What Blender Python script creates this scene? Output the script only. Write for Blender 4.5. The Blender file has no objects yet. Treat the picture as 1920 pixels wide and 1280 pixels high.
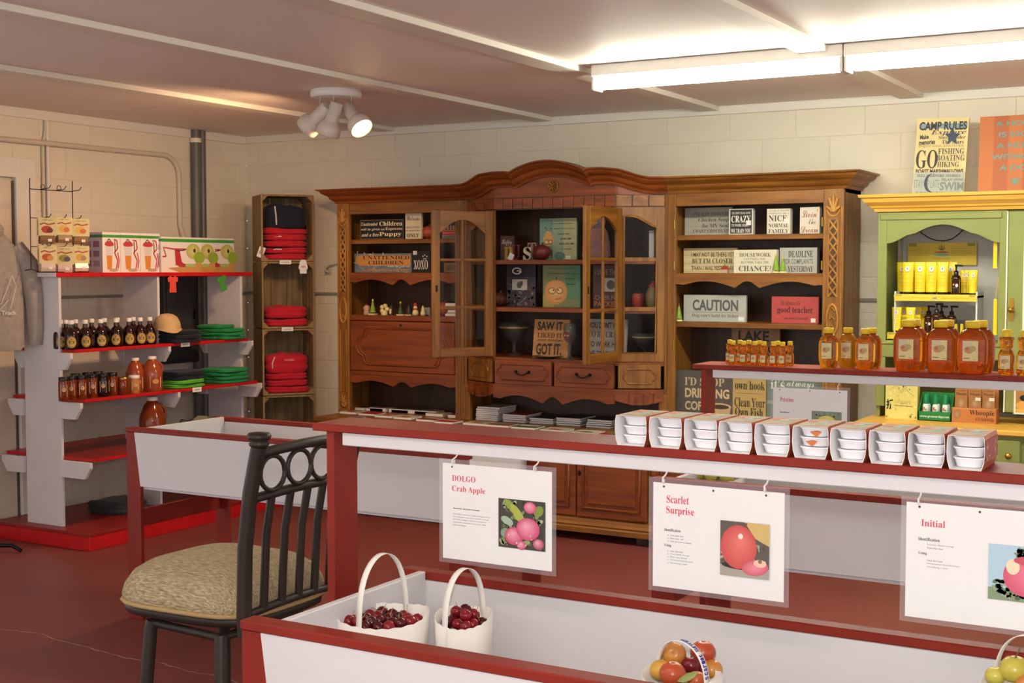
import bpy, bmesh, math, random
from mathutils import Vector, Matrix
random.seed(7)
PI = math.pi
scene = bpy.context.scene
col = scene.collection

# ---------------- camera ----------------
F_PX, YAW, PITCH, CAM_H = 2490.0, math.radians(29.94), math.radians(3.13), 1.6
cam = bpy.data.cameras.new('camera'); cam.sensor_width = 36.0; cam.lens = F_PX / 1920 * 36
cam_o = bpy.data.objects.new('camera', cam); col.objects.link(cam_o)
cam_o.location = (0, 0, CAM_H); cam_o.rotation_euler = (PI / 2 - PITCH, 0, YAW)
cam.clip_start = 0.05
scene.camera = cam_o

# ---------------- world, exposure ----------------
world = bpy.data.worlds.new('world'); scene.world = world; world.use_nodes = True
world.node_tree.nodes['Background'].inputs[0].default_value = (1.0, 0.985, 0.975, 1)
world.node_tree.nodes['Background'].inputs[1].default_value = 1.0
vs = scene.view_settings
vs.view_transform = 'Standard'; vs.look = 'None'; vs.gamma = 1.0; vs.use_curve_mapping = False
vs.exposure = 0.34

# the photographer's flash, just above the lens
fl = bpy.data.lights.new('camera_flash', 'POINT'); fl.energy = 82; fl.color = (1.0, .985, 1.0); fl.shadow_soft_size = .035
fl_o = bpy.data.objects.new('camera_flash', fl); col.objects.link(fl_o); fl_o.location = (-.02, .03, CAM_H + .14)

# ---------------- pixel to place (frame 1920x1280) ----------------
_cy, _sy, _cp, _sp = math.cos(YAW), math.sin(YAW), math.cos(PITCH), math.sin(PITCH)
_fw = Vector((-_sy * _cp, _cy * _cp, -_sp)); _rt = Vector((_cy, _sy, 0)); _up = _rt.cross(_fw)
_C = Vector((0, 0, CAM_H))
def ray(x, y): return _fw + _rt * ((x - 960) / F_PX) - _up * ((y - 640) / F_PX)
def onX(x, y, X): d = ray(x, y); return _C + d * (X / d.x)
def onY(x, y, Y): d = ray(x, y); return _C + d * (Y / d.y)
def onZ(x, y, Z): d = ray(x, y); return _C + d * ((Z - CAM_H) / d.z)

# ---------------- colours and materials ----------------
def lin(c):
    if isinstance(c, str):
        c = c.lstrip('#'); c = [int(c[i:i + 2], 16) / 255 for i in (0, 2, 4)]
    return tuple((v / 12.92 if v <= .04045 else ((v + .055) / 1.055) ** 2.4) for v in c) + (1.0,)
MATS = {}
def mat(name, c='#808080', rough=.5, metal=0., trans=0., noise=0., nscale=8., c2=None, stretch=(1, 1, 1), bump=0., bscale=60., emit=0., spec=.5, alpha=1., ior=1.45, sheen=0.):
    if name in MATS: return MATS[name]
    m = bpy.data.materials.new(name); m.use_nodes = True; nt = m.node_tree; N = nt.nodes; L = nt.links
    b = N['Principled BSDF']; c1 = lin(c)
    b.inputs['Base Color'].default_value = c1; b.inputs['Roughness'].default_value = rough
    b.inputs['Metallic'].default_value = metal; b.inputs['Transmission Weight'].default_value = trans
    b.inputs['Specular IOR Level'].default_value = spec; b.inputs['IOR'].default_value = ior; b.inputs['Alpha'].default_value = alpha
    if sheen: b.inputs['Sheen Weight'].default_value = sheen
    if emit: b.inputs['Emission Color'].default_value = c1; b.inputs['Emission Strength'].default_value = emit
    if noise or c2 or bump:
        tc = N.new('ShaderNodeTexCoord'); mp = N.new('ShaderNodeMapping'); mp.inputs['Scale'].default_value = stretch
        oi = N.new('ShaderNodeObjectInfo'); va = N.new('ShaderNodeVectorMath'); va.operation = 'ADD'
        L.new(tc.outputs['Object'], va.inputs[0]); L.new(oi.outputs['Random'], va.inputs[1]); L.new(va.outputs[0], mp.inputs[0])
    if noise or c2:
        n = N.new('ShaderNodeTexNoise'); n.inputs['Scale'].default_value = nscale; n.inputs['Detail'].default_value = 5
        L.new(mp.outputs[0], n.inputs['Vector'])
        r = N.new('ShaderNodeValToRGB'); r.color_ramp.elements[0].position = .3; r.color_ramp.elements[1].position = .7
        if c2: ca, cb = c1, lin(c2)
        else: ca = tuple(v * (1 - noise) for v in c1[:3]) + (1,); cb = tuple(min(1, v * (1 + noise)) for v in c1[:3]) + (1,)
        r.color_ramp.elements[0].color = ca; r.color_ramp.elements[1].color = cb
        L.new(n.outputs['Fac'], r.inputs[0]); L.new(r.outputs[0], b.inputs['Base Color'])
    if bump:
        n2 = N.new('ShaderNodeTexNoise'); n2.inputs['Scale'].default_value = bscale; n2.inputs['Detail'].default_value = 3
        L.new(mp.outputs[0], n2.inputs['Vector'])
        bp = N.new('ShaderNodeBump'); bp.inputs['Strength'].default_value = bump; bp.inputs['Distance'].default_value = .01
        L.new(n2.outputs['Fac'], bp.inputs['Height']); L.new(bp.outputs[0], b.inputs['Normal'])
    MATS[name] = m; return m
def ink_mat():                                    # flat print: colour comes from the printed colour attribute
    m = bpy.data.materials.new('printed_ink'); m.use_nodes = True; nt = m.node_tree
    a = nt.nodes.new('ShaderNodeVertexColor'); a.layer_name = 'ink'
    b = nt.nodes['Principled BSDF']; b.inputs['Roughness'].default_value = .55
    nt.links.new(a.outputs['Color'], b.inputs['Base Color']); return m
INK = ink_mat()

# ---------------- tags and things ----------------
def tag(o, label=None, cat=None, group=None, kind=None):
    for k, v in (('label', label), ('category', cat), ('group', group), ('kind', kind)):
        if v: o[k] = v
    return o
def thing(name, label, cat, loc=(0, 0, 0), rz=0., group=None):
    o = bpy.data.objects.new(name, None); col.objects.link(o); o.empty_display_size = .05
    o.location = loc; o.rotation_euler = (0, 0, rz)
    return tag(o, label, cat, group)
def dup(root, loc=None, rz=None, label=None, group=None, keep=None):
    r = root.copy(); col.objects.link(r)
    if loc is not None: r.location = loc
    if rz is not None: r.rotation_euler = (0, 0, rz)
    tag(r, label, None, group)
    def kids(src, dst):
        for ch in list(src.children):
            c = ch.copy(); col.objects.link(c); c.parent = dst; c.matrix_parent_inverse = ch.matrix_parent_inverse.copy()
            kids(ch, c)
    kids(root, r); return r

# ---------------- mesh builder ----------------
class MB:
    def __init__(s): s.v = []; s.f = []; s.sm = []
    def add(s, vs, fs, smooth=False):
        o = len(s.v); s.v += [tuple(v) for v in vs]; s.f += [tuple(i + o for i in f) for f in fs]; s.sm += [smooth] * len(fs); return s
    def box(s, x0, x1, y0, y1, z0, z1):
        x0, x1 = min(x0, x1), max(x0, x1); y0, y1 = min(y0, y1), max(y0, y1); z0, z1 = min(z0, z1), max(z0, z1)
        return s.add([(x0, y0, z0), (x1, y0, z0), (x1, y1, z0), (x0, y1, z0), (x0, y0, z1), (x1, y0, z1), (x1, y1, z1), (x0, y1, z1)],
                     [(0, 3, 2, 1), (4, 5, 6, 7), (0, 1, 5, 4), (1, 2, 6, 5), (2, 3, 7, 6), (3, 0, 4, 7)])
    def prism(s, pts, axis, a, b):
        P = {'x': lambda p, t: (t, p[0], p[1]), 'y': lambda p, t: (p[0], t, p[1]), 'z': lambda p, t: (p[0], p[1], t)}[axis]
        n = len(pts); vs = [P(p, a) for p in pts] + [P(p, b) for p in pts]
        fs = [tuple(range(n)), tuple(range(2 * n - 1, n - 1, -1))] + [(i, i + n, (i + 1) % n + n, (i + 1) % n) for i in range(n)]
        return s.add(vs, fs)
    def loft(s, rings, cap0=True, cap1=True, closed=True, smooth=True):
        n = len(rings[0]); vs = [p for r in rings for p in r]; fs = []
        for k in range(len(rings) - 1):
            for i in range(n if closed else n - 1):
                j = (i + 1) % n; fs.append((k * n + i, k * n + j, (k + 1) * n + j, (k + 1) * n + i))
        s.add(vs, fs, smooth)
        if cap0: s.add(rings[0], [tuple(range(n - 1, -1, -1))])
        if cap1: s.add(rings[-1], [tuple(range(n))])
        return s
    def lathe(s, prof, cx=0, cy=0, seg=20, sx=1, sy=1, z=0, cap0=True, cap1=True, smooth=True, sq=0):
        def ring(r, h):
            out = []
            for i in range(seg):
                a = 2 * PI * i / seg; c, d = math.cos(a), math.sin(a)
                k = 1.0
                if sq: k = (abs(c) ** sq + abs(d) ** sq) ** (-1 / sq)
                out.append((cx + r * k * c * sx, cy + r * k * d * sy, z + h))
            return out
        return s.loft([ring(max(r, 1e-4), h) for r, h in prof], cap0, cap1, True, smooth)
    def tube(s, path, r, seg=8, smooth=True, cap=True, sx=1., closed=False):
        path = [Vector(p) for p in path]; n = len(path); rings = []; prev = None
        rr = r if isinstance(r, (list, tuple)) else [r] * n
        for i, p in enumerate(path):
            if closed: t = path[(i + 1) % n] - path[i - 1]
            else: t = (path[min(i + 1, n - 1)] - path[max(i - 1, 0)])
            t.normalize()
            if prev is None:
                ref = Vector((0, 0, 1)) if abs(t.z) < .9 else Vector((0, 1, 0)); u = t.cross(ref).normalized()
            else: u = (prev - t * prev.dot(t)).normalized()
            prev = u; w = t.cross(u)
            rings.append([tuple(p + (u * math.cos(2 * PI * k / seg) * sx + w * math.sin(2 * PI * k / seg)) * rr[i]) for k in range(seg)])
        if closed: rings.append(rings[0]); cap = False
        return s.loft(rings, cap, cap, True, smooth)
    def sweep(s, prof, path, zoff=None):
        """profile (out, z) along an xy path (list of (x,y)), mitred; out is to the right of travel"""
        n = len(path); rings = []
        for i in range(n):
            p = Vector(path[i]); a = (p - Vector(path[i - 1])).normalized() if i else None; b = (Vector(path[i + 1]) - p).normalized() if i < n - 1 else None
            na = Vector((a.y, -a.x)) if a else None; nb = Vector((b.y, -b.x)) if b else None
            if na is None: m = nb
            elif nb is None: m = na
            else: m = (na + nb); m = m / max(.2, m.dot(na))
            dz = zoff[i] if zoff else 0
            rings.append([(p.x + m.x * o, p.y + m.y * o, z + dz) for o, z in prof])
        return s.loft(rings, True, True, True, False)
    def xform(s, M): s.v = [tuple(M @ Vector(v)) for v in s.v]; return s
    def mesh(s, name, m):
        me = bpy.data.meshes.new(name); me.from_pydata(s.v, [], s.f); me.polygons.foreach_set('use_smooth', s.sm)
        bm = bmesh.new(); bm.from_mesh(me); bmesh.ops.recalc_face_normals(bm, faces=bm.faces); bm.to_mesh(me); bm.free()
        if m: me.materials.append(m)
        return me
    def build(s, name, m, parent=None, bevel=0., loc=None, rot=None, world=False, seg=1):
        o = bpy.data.objects.new(name, s.mesh(name, m)); col.objects.link(o)
        if parent:
            o.parent = parent
            if world: o.matrix_parent_inverse = Matrix.Translation(-Vector(parent.location))
        if loc is not None: o.location = loc
        if rot is not None: o.rotation_euler = rot
        if bevel:
            b = o.modifiers.new('bevel', 'BEVEL'); b.width = bevel; b.segments = seg; b.limit_method = 'ANGLE'; b.angle_limit = math.radians(40)
        return o
def bx(x0, x1, y0, y1, z0, z1): return MB().box(x0, x1, y0, y1, z0, z1)
def link(name, mesh, parent=None, loc=(0, 0, 0), rot=(0, 0, 0), scale=(1, 1, 1), world=False):
    o = bpy.data.objects.new(name, mesh); col.objects.link(o); o.location = loc; o.rotation_euler = rot; o.scale = scale
    if parent:
        o.parent = parent
        if world: o.matrix_parent_inverse = Matrix.Translation(-Vector(parent.location))
    return o

# ---------------- flat print: shapes and letters with their own ink, in one thin sheet ----------------
_TXT = {}
def _math(t, up, lo, holes=None):
    out = ''
    for ch in t:
        if holes and ch in holes: out += holes[ch]
        elif 'A' <= ch <= 'Z': out += chr(up + ord(ch) - 65)
        elif 'a' <= ch <= 'z': out += chr(lo + ord(ch) - 97)
        else: out += ch
    return out
def glyphs(t, style):
    key = (t, style)
    if key in _TXT: return _TXT[key]
    s = t
    if style == 'serif': s = _math(t, 0x1D400, 0x1D41A)                 # bold serif letters
    elif style == 'ital': s = _math(t, 0x1D400, 0x1D41A)
    elif style == 'script': s = _math(t, 0x1D4D0, 0x1D4EA)
    cu = bpy.data.curves.new('t', 'FONT'); cu.body = s; cu.size = 1; cu.resolution_u = 3 if len(t) < 12 else 2
    if style == 'bold': cu.offset = .032
    if style == 'sansb': cu.offset = .01
    if style == 'ital': cu.shear = .3
    if style == 'thin': cu.offset = -.004
    o = bpy.data.objects.new('t', cu); me = bpy.data.meshes.new_from_object(o)
    V = [tuple(v.co) for v in me.vertices]; Fc = [tuple(p.vertices) for p in me.polygons]
    bpy.data.objects.remove(o); bpy.data.curves.remove(cu); bpy.data.meshes.remove(me)
    if V:
        x0 = min(v[0] for v in V); x1 = max(v[0] for v in V); y0 = min(v[1] for v in V); y1 = max(v[1] for v in V)
        w = max(x1 - x0, 1e-6); h = max(y1 - y0, 1e-6)
        V = [((v[0] - x0) / w - .5, (v[1] - y0) / h - .5) for v in V]
    _TXT[key] = (V, Fc); return _TXT[key]
class Art:
    """prints in local x (right) / z (up), facing -y; unit square 0..1 scaled to w x h"""
    def __init__(s, w, h, step=.00025): s.w, s.h = w, h; s.v = []; s.f = []; s.c = []; s.n = 0; s.step = step
    def _put(s, pts, faces, cols):
        o = len(s.v); y = -s.step * (s.n + 1); s.n += 1
        s.v += [(p[0] * s.w, y, p[1] * s.h) for p in pts]
        for k, f in enumerate(faces):
            s.f.append(tuple(i + o for i in f)); s.c.append([cols[i] for i in f] if isinstance(cols, list) else [cols] * len(f))
    def rect(s, c, x0, y0, x1, y1): s._put([(x0, y0), (x1, y0), (x1, y1), (x0, y1)], [(0, 1, 2, 3)], lin(c)); return s
    def poly(s, c, pts): s._put(pts, [tuple(range(len(pts)))], lin(c)); return s
    def ell(s, c, cx, cy, rx, ry, c2=None, hx=0, hy=0, n=20, rot=0.):
        ca, sa = math.cos(rot), math.sin(rot); asp = s.w / s.h
        pts = [(cx + hx, cy + hy)]
        for i in range(n):
            a = 2 * PI * i / n; ex, ey = rx * math.cos(a), ry * math.sin(a)
            pts.append((cx + ex * ca - ey * sa / asp, cy + ex * sa * asp + ey * ca))
        cols = [lin(c2 or c)] + [lin(c)] * n
        s._put(pts, [(0, 1 + i, 1 + (i + 1) % n) for i in range(n)], cols); return s
    def line(s, c, pts, t):
        asp = s.w / s.h
        for a, b in zip(pts[:-1], pts[1:]):
            dx, dy = (b[0] - a[0]) * s.w, (b[1] - a[1]) * s.h; L = math.hypot(dx, dy) or 1; nx, ny = -dy / L * t / 2, dx / L * t / 2
            s._put([(a[0] + nx / s.w, a[1] + ny / s.h), (a[0] - nx / s.w, a[1] - ny / s.h), (b[0] - nx / s.w, b[1] - ny / s.h), (b[0] + nx / s.w, b[1] + ny / s.h)], [(0, 1, 2, 3)], lin(c)); s.n -= 1
        s.n += 1; return s
    def text(s, t, c, cx, cy, w, h, style='bold', rot=0.):
        V, Fc = glyphs(t, style)
        ca, sa = math.cos(rot), math.sin(rot); asp = s.w / s.h
        def q(v):
            ex, ey = v[0] * w, v[1] * h; return (cx + ex * ca - ey * sa / asp, cy + ex * sa * asp + ey * ca)
        s._put([q(v) for v in V], Fc, lin(c)); return s
    def specks(s, cols, n, x0, y0, x1, y1, r, seed=1):
        rd = random.Random(seed)
        for i in range(n):
            a = rd.random() * 3
            s.ell(rd.choice(cols), rd.uniform(x0, x1), rd.uniform(y0, y1), r * rd.uniform(.4, 1), r * rd.uniform(.3, .8), n=6, rot=a); s.n -= 1
        s.n += 1; return s
    def build(s, name='print', parent=None, loc=(0, 0, 0), rot=(0, 0, 0), bend=None, world=False):
        me = bpy.data.meshes.new(name); vs = s.v
        if bend: vs = [bend(v) for v in vs]
        me.from_pydata(vs, [], s.f)
        ca = me.color_attributes.new('ink', 'FLOAT_COLOR', 'CORNER'); k = 0
        for poly, cc in zip(me.polygons, s.c):
            for c in cc: ca.data[k].color = c; k += 1
        me.materials.append(INK)
        return link(name, me, parent, loc, rot, world=world)
def curl(R):                                       # wrap a print round a vertical cylinder of radius R centred at local y=R... front at y=0
    return lambda v: ((R - v[1]) * math.sin(v[0] / R), R - (R - v[1]) * math.cos(v[0] / R), v[2])
# ---------------- materials of the place ----------------
def wood(name, c, c2, rough=.42, sc=3.2, axis='z', bump=.08):
    st = {'z': (9, 9, .7), 'x': (.7, 9, 9), 'y': (9, .7, 9)}[axis]
    return mat(name, c, rough, c2=c2, nscale=sc, stretch=st, bump=bump, bscale=14)
OAK = wood('oak_varnished', '#683e10', '#996625'); OAKX = wood('oak_varnished_rail', '#683c0f', '#976323', axis='x')
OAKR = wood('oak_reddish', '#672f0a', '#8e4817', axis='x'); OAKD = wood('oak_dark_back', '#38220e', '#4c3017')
MAROON = mat('maroon_paint', '#85271a', .5, spec=.3, noise=.14, nscale=5, bump=.05, bscale=25)
MAROOND = mat('maroon_paint_edge', '#701e18', .36, noise=.12, nscale=6)
RED = mat('bright_red_paint', '#c0161b', .4, noise=.12, nscale=9, bump=.05, bscale=30)
REDTOP = mat('worn_red_paint', '#8e2420', .42, noise=.2, nscale=6)
WHITE = mat('white_paint', '#d5d2d2', .5, noise=.03, nscale=3, bump=.03, bscale=20)
WALLM = mat('wall_paint', '#e3dac5', .6, noise=.035, nscale=2.2, bump=.12, bscale=90)
MORTAR = mat('painted_mortar', '#ddd4bf', .7)
CEIL = mat('ceiling_paint', '#e6dbd2', .6, noise=.03, nscale=1.3, bump=.03, bscale=30)
TRIMW = mat('trim_paint', '#e2dccf', .45)
BATTEN = mat('batten_paint', '#ddd5c6', .5)
BLACKMET = mat('black_metal', '#1c1a1a', .4, metal=.6)
BRONZE = mat('bronze_metal', '#352d27', .45, metal=.4, noise=.15, nscale=20)
GREYPIPE = mat('grey_pipe', '#6b6864', .5, metal=.3, noise=.1)
CREAMPIPE = mat('painted_pipe', '#cfc4ae', .5)
GREEN = mat('sage_green_paint', '#868c4a', .5, noise=.04, nscale=4); GREENL = mat('green_trim_cream', '#ece8d0', .5)
PINE = wood('yellow_pine', '#dca23a', '#efc05e', rough=.4, sc=2.2, axis='x', bump=.03)
BRASS = mat('brass', '#b08a3c', .3, metal=.9)
WEATHER = wood('weathered_crate_wood', '#7d6440', '#a3875a', rough=.75, sc=3.0, axis='z', bump=.25)
WEATHERD = wood('weathered_crate_back', '#6a5638', '#957f58', rough=.8, sc=3.4, axis='z', bump=.25)
PAPER = mat('paper_white', '#e9e7e2', .6); CREAM = mat('cream_card', '#ddd3b0', .6)
GLASS = mat('window_glass', '#1c1e1c', .03, alpha=.10, spec=.8)
CLEARG = mat('clear_glass', '#5c605c', .04, alpha=.34, spec=1.)
LAMIN = mat('laminate_film', '#efe9ec', .1, alpha=.09, spec=.6)
HONEY = mat('honey', '#f0a22c', .05, trans=.9, ior=1.4, spec=.6)
HONEYD = mat('honey_deep', '#e88a26', .05, trans=.85, ior=1.4, spec=.6)
YCAP = mat('yellow_cap', '#e3bf1e', .4)
SYRUP = mat('dark_syrup', '#2a0d06', .07, trans=.15, spec=.7)
JAM = mat('amber_jam', '#8a3510', .1, trans=.3, spec=.6); JAMD = mat('dark_jam', '#2b0d0a', .1, spec=.6)
CIDER = mat('cider', '#a8512c', .15, trans=.2, spec=.6)
WCAP = mat('white_cap', '#e8e2da', .45); BCAP = mat('black_cap', '#1a1718', .3)
YPLAST = mat('yellow_plastic', '#f2d21c', .4); BPLAST = mat('black_plastic', '#161415', .3); AMBERB = mat('amber_bottle', '#3a1c0c', .12, trans=.1)
def cloth(name, c): return mat(name, c, .85, noise=.1, nscale=30, bump=.15, bscale=120, sheen=.1)
REDC = cloth('red_cloth', '#c01428'); NAVY = cloth('navy_cloth', '#151826'); GREENC = cloth('green_cloth', '#148a45'); LIMEC = cloth('lime_cloth', '#5ab02c'); GREYC = cloth('grey_fleece', '#a0958a'); TANC = cloth('tan_cloth', '#c9a676'); DKGREY = cloth('charcoal_cloth', '#2b2f2e')
# ================= the setting =================
BW, LW, CH = 7.6, -6.65, 2.575        # back wall y, left wall x, ceiling height
def struct(o): o['kind'] = 'structure'; return o
FLOORM = mat('red_concrete', '#7c403a', .45, noise=.16, nscale=1.6, bump=.04, bscale=9)
floor = struct(bx(LW - .2, 3.2, -1.6, BW + .2, -.12, 0).build('floor', FLOORM))
# thin pale cracks in the concrete
cr = MB(); pts = [onZ(x, y, 0) for x, y in ((0, 1180), (70, 1186), (110, 1200), (170, 1215), (230, 1232), (300, 1243), (370, 1262), (420, 1268))]
pts = [Vector((-5.2, 3.9, 0))] + [Vector((p.x, p.y, 0)) for p in pts] + [Vector((-2.0, 3.25, 0))]
pts.sort(key=lambda p: p.x)
for a, b in zip(pts[:-1], pts[1:]):
    n = 6
    for k in range(n):
        p = a.lerp(b, k / n); q = a.lerp(b, (k + 1) / n); w = .002 + .0035 * random.random(); j = random.uniform(-.006, .006)
        cr.add([(p.x, p.y - w + j, .0006), (q.x, q.y - w + j, .0006), (q.x, q.y + w + j, .0006), (p.x, p.y + w + j, .0006)], [(0, 1, 2, 3)])
cr.build('crack', mat('crack_grit', '#a5826c', .9, noise=.3, nscale=60), floor)
ceiling = struct(bx(LW - .2, 3.2, -1.6, BW + .2, CH, CH + .1).build('ceiling', CEIL))
for Xr in (-5.30, -4.07, -2.93, -1.73, -.53, .67, 1.87):
    bx(Xr - .13, Xr, -1.6, BW - .02, CH - .028, CH).build('batten', BATTEN, ceiling, bevel=.002)

# concrete block walls: mortar behind, each block proud of it
CR = .2032; Z0 = 2.16 - 11 * CR + CR - CR  # course lines fall at 2.16 - k*CR
bw = MB().box(.0, .3935, .0, .006, .0, CR - .0065)
blk = bpy.data.meshes.new('block')
def block_mesh(L):
    m = MB(); e = .0014
    m.loft([[(0, .006, 0), (L, .006, 0), (L, .006, CR - .005), (0, .006, CR - .005)], [(0, e, 0), (L, e, 0), (L, e, CR - .005), (0, e, CR - .005)],
            [(e, 0, e), (L - e, 0, e), (L - e, 0, CR - .005 - e), (e, 0, CR - .005 - e)]], False, True, True, False)
    return m.mesh('block', WALLM)
BL = block_mesh(.4013)
def block_wall(name, horizontal, start, end, fixed, joint):
    if horizontal: w = bx(start, end, fixed + .0035, fixed + .2, -.1, CH + .1).build(name, MORTAR)
    else: w = bx(fixed - .2, fixed - .0035, start, end, -.1, CH + .1).build(name, MORTAR)
    struct(w); n = 0
    zc = 2.16 - 10 * CR
    while zc - CR > -.05: zc -= CR
    k = 0; z = zc
    while z < CH - .03:
        off = joint + (.2032 if k % 2 else 0)
        i0 = math.floor((start - off) / .4064)
        x = off + i0 * .4064
        while x < end:
            if horizontal: link('block', BL, w, (x + .0025, fixed, z + .0025))
            else: link('block', BL, w, (fixed, x + .0025, z + .0025), (0, 0, PI / 2))
            x += .4064; n += 1
        z += CR; k += 1
    return w
wall_back = block_wall('wall_back', True, LW, .9, BW, -3.887)
wall_left = block_wall('wall_left', False, 3.9, BW, LW, 5.9)
# trims between wall and ceiling, and the rail round the room
trim1 = struct(bx(LW + .02, 1.2, BW - .022, BW, CH - .052, CH).build('trim_1', TRIMW, bevel=.003))
trim2 = struct(bx(LW, LW + .022, 3.9, BW - .022, CH - .058, CH).build('trim_2', TRIMW, bevel=.003))
trim3 = struct(bx(LW + .02, .9, BW - .02, BW, 1.415, 1.432).build('trim_3', mat('rail_paint', '#8f8981', .6), bevel=.002))
trim4 = struct(bx(LW, LW + .02, 5.75, BW - .02, 1.412, 1.43).build('trim_4', MATS['rail_paint'], bevel=.002))
# door in the left wall
d1 = thing('door_1', 'white painted door and frame in the left wall', 'door', (LW, 5.2, 0)); d1['kind'] = 'structure'
del d1['category']
bx(0, .045, .28, .425, 0, 2.27).build('door_jamb', TRIMW, d1, bevel=.003)
bx(0, .045, -.86, .28, 2.15, 2.27).build('door_head', TRIMW, d1, bevel=.003)
bx(0, .02, -.86, .272, .02, 2.14).build('door_leaf', mat('door_paint', '#d5c8b4', .55, noise=.06, nscale=5), d1, bevel=.003)
bx(.02, .026, .262, .278, .02, 2.13).build('door_gap', mat('dark_gap', '#5b5048', .8), d1)
# pipes on the left wall
def pipe_thing(name, label, parts, cat='pipe'):
    t = thing(name, label, cat, (LW, parts[0][1][0][1], 0))
    for nm, path, r, m in parts: MB().tube(path, r, 10).build(nm, m, t, world=True)
    return t
hp = [(LW + .042, 4.6, 2.362), (LW + .042, 5.4, 2.372), (LW + .042, 5.9, 2.374), (LW + .018, 6.2, 2.376), (LW + .018, 6.6, 2.378)]
cx0, cz0, R = 6.74, 2.378 - .14, .14
for i in range(9):
    a = PI / 2 * i / 8; hp.append((LW + .018, cx0 + R * math.sin(a), cz0 + R * math.cos(a)))
hp += [(LW + .018, cx0 + R + .005, 1.9), (LW + .02, cx0 + R + .02, 1.85), (LW + .035, cx0 + R + .075, 1.70), (LW + .035, cx0 + R + .08, 1.672)]
pipe_thing('conduit', 'cream painted conduit running along the left wall and bending down', [('pipe', hp, .017, CREAMPIPE)])
pipe_thing('conduit', 'white painted vertical conduit beside the door frame', [('pipe', [(LW + .013, 5.748, .0), (LW + .013, 5.748, CH - .06)], .013, TRIMW), ('pipe', [(LW + .011, 5.713, .0), (LW + .011, 5.713, 2.37), (LW + .011, 5.735, 2.45), (LW + .011, 5.74, CH)], .011, CREAMPIPE)])
pipe_thing('stand_pipe', 'pair of thick grey pipes rising to the ceiling near the corner', [('pipe', [(LW + .036, 7.03, 0), (LW + .036, 7.03, CH)], .036, GREYPIPE), ('pipe', [(LW + .03, 7.10, 0), (LW + .03, 7.10, CH)], .026, GREYPIPE), ('collar', [(LW + .036, 7.03, CH - .09), (LW + .036, 7.03, CH - .06)], .041, TRIMW)])
ep = thing('electrical_panel', 'dark grey steel electrical panel on the wall behind the shelf unit', 'electrical panel', (LW, 6.65, .95))
bx(0, .09, 0, .335, 0, .72).build('cabinet', mat('panel_grey', '#3b3a3b', .5, metal=.2), ep, bevel=.006)
bx(.09, .096, .03, .305, .03, .69).build('panel_door', mat('panel_door_grey', '#454446', .45, metal=.2), ep, bevel=.003)
bx(.096, .104, .27, .285, .3, .36).build('latch', BLACKMET, ep)

# fluorescent strips; two more, out of view, are added to light the foreground
TUBE = mat('tube_glow', '#fbfbe8', emit=55.0)
FIXW = mat('fixture_white', '#e9e6de', .4)
TUBE2 = mat('added_tube_glow', '#fff4e6', emit=13.0)
def strip(x0, label, Y=5.80, light=True):
    t = thing('fluorescent_light', label, 'ceiling light', (x0, Y, CH - .13), 0, 'fluorescent strips on the ceiling')
    MB().prism([(-.055, .075), (.055, .075), (.055, .128), (-.055, .128)], 'x', 0, 1.215).build('housing', FIXW, t, bevel=.004)
    MB().prism([(-.03, .06), (.03, .06), (.055, .076), (-.055, .076)], 'x', .0, 1.215).build('reflector', FIXW, t)
    for yy in (-.028, .028): MB().tube([(.03, yy, .035), (1.185, yy, .035)], .018, 12).build('tube', TUBE if Y > 3 else TUBE2, t)
    for xx in (.008, 1.207): bx(xx - .007, xx + .007, -.05, .05, .008, .076).build('lamp_holder', mat('holder', '#d8d4c8', .5), t, bevel=.003)
    return t
strip(-2.875, 'lit fluorescent strip light on the ceiling, left of the pair')
strip(-1.655, 'lit fluorescent strip light on the ceiling, running out of frame at right')
strip(-3.3, 'added fluorescent strip light on the ceiling, out of view, left', Y=.9)
strip(-2.08, 'added fluorescent strip light on the ceiling, out of view, right', Y=.9)
# ---- spot lamp cluster
sp = thing('spot_lamp', 'white ceiling fixture with three swivel spot heads', 'ceiling light', (-4.50, 5.88, CH))
MB().lathe([(.135, 0), (.14, -.01), (.14, -.032), (.125, -.04)], seg=32).build('canopy', FIXW, sp)
LAMPW = mat('lamp_enamel', '#d8cdbf', .35)
def head(px, py, ax, lit):
    a = Vector(ax).normalized(); M = Matrix.Translation((px, py, -.125)) @ a.to_track_quat('Z', 'Y').to_matrix().to_4x4()
    MB().tube([(px, py, -.038), (px, py, -.125)], .006, 8).build('stem', mat('chrome', '#c9c6c0', .15, metal=1.), sp)
    MB().lathe([(.03, -.06), (.036, -.055), (.038, .04), (.042, .05), (.058, .065), (.066, .085), (.066, .125), (.062, .127), (.06, .1), (.05, .07)], seg=24, cap1=False).xform(M).build('head', LAMPW, sp)
    bulb = mat('bulb_glow', '#ffd9a0', emit=38.) if lit else mat('bulb_glow_warm', '#ffb070', emit=14.)
    MB().lathe([(.001, .095), (.03, .098), (.052, .108), (.055, .112), (.03, .118), (.001, .12)], seg=20).xform(M).build('bulb', bulb, sp)
    ld = bpy.data.lights.new('spot_bulb', 'SPOT'); ld.energy = 20 if lit else 37; ld.color = (1, .62, .34); ld.spot_size = math.radians(110 if lit else 165); ld.spot_blend = .6; ld.shadow_soft_size = .05
    lo = bpy.data.objects.new('spot_bulb', ld); col.objects.link(lo); lo.parent = sp; lo.matrix_local = M @ Matrix.Translation((0, 0, .13)) @ Matrix.Rotation(PI, 4, 'X')
head(-.074, -.043, (-.8, 0, -.62), False); head(.0, -.02, (-.35, -.02, -.9), False); head(.074, .043, (.75, -.2, -.78), True)

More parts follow.
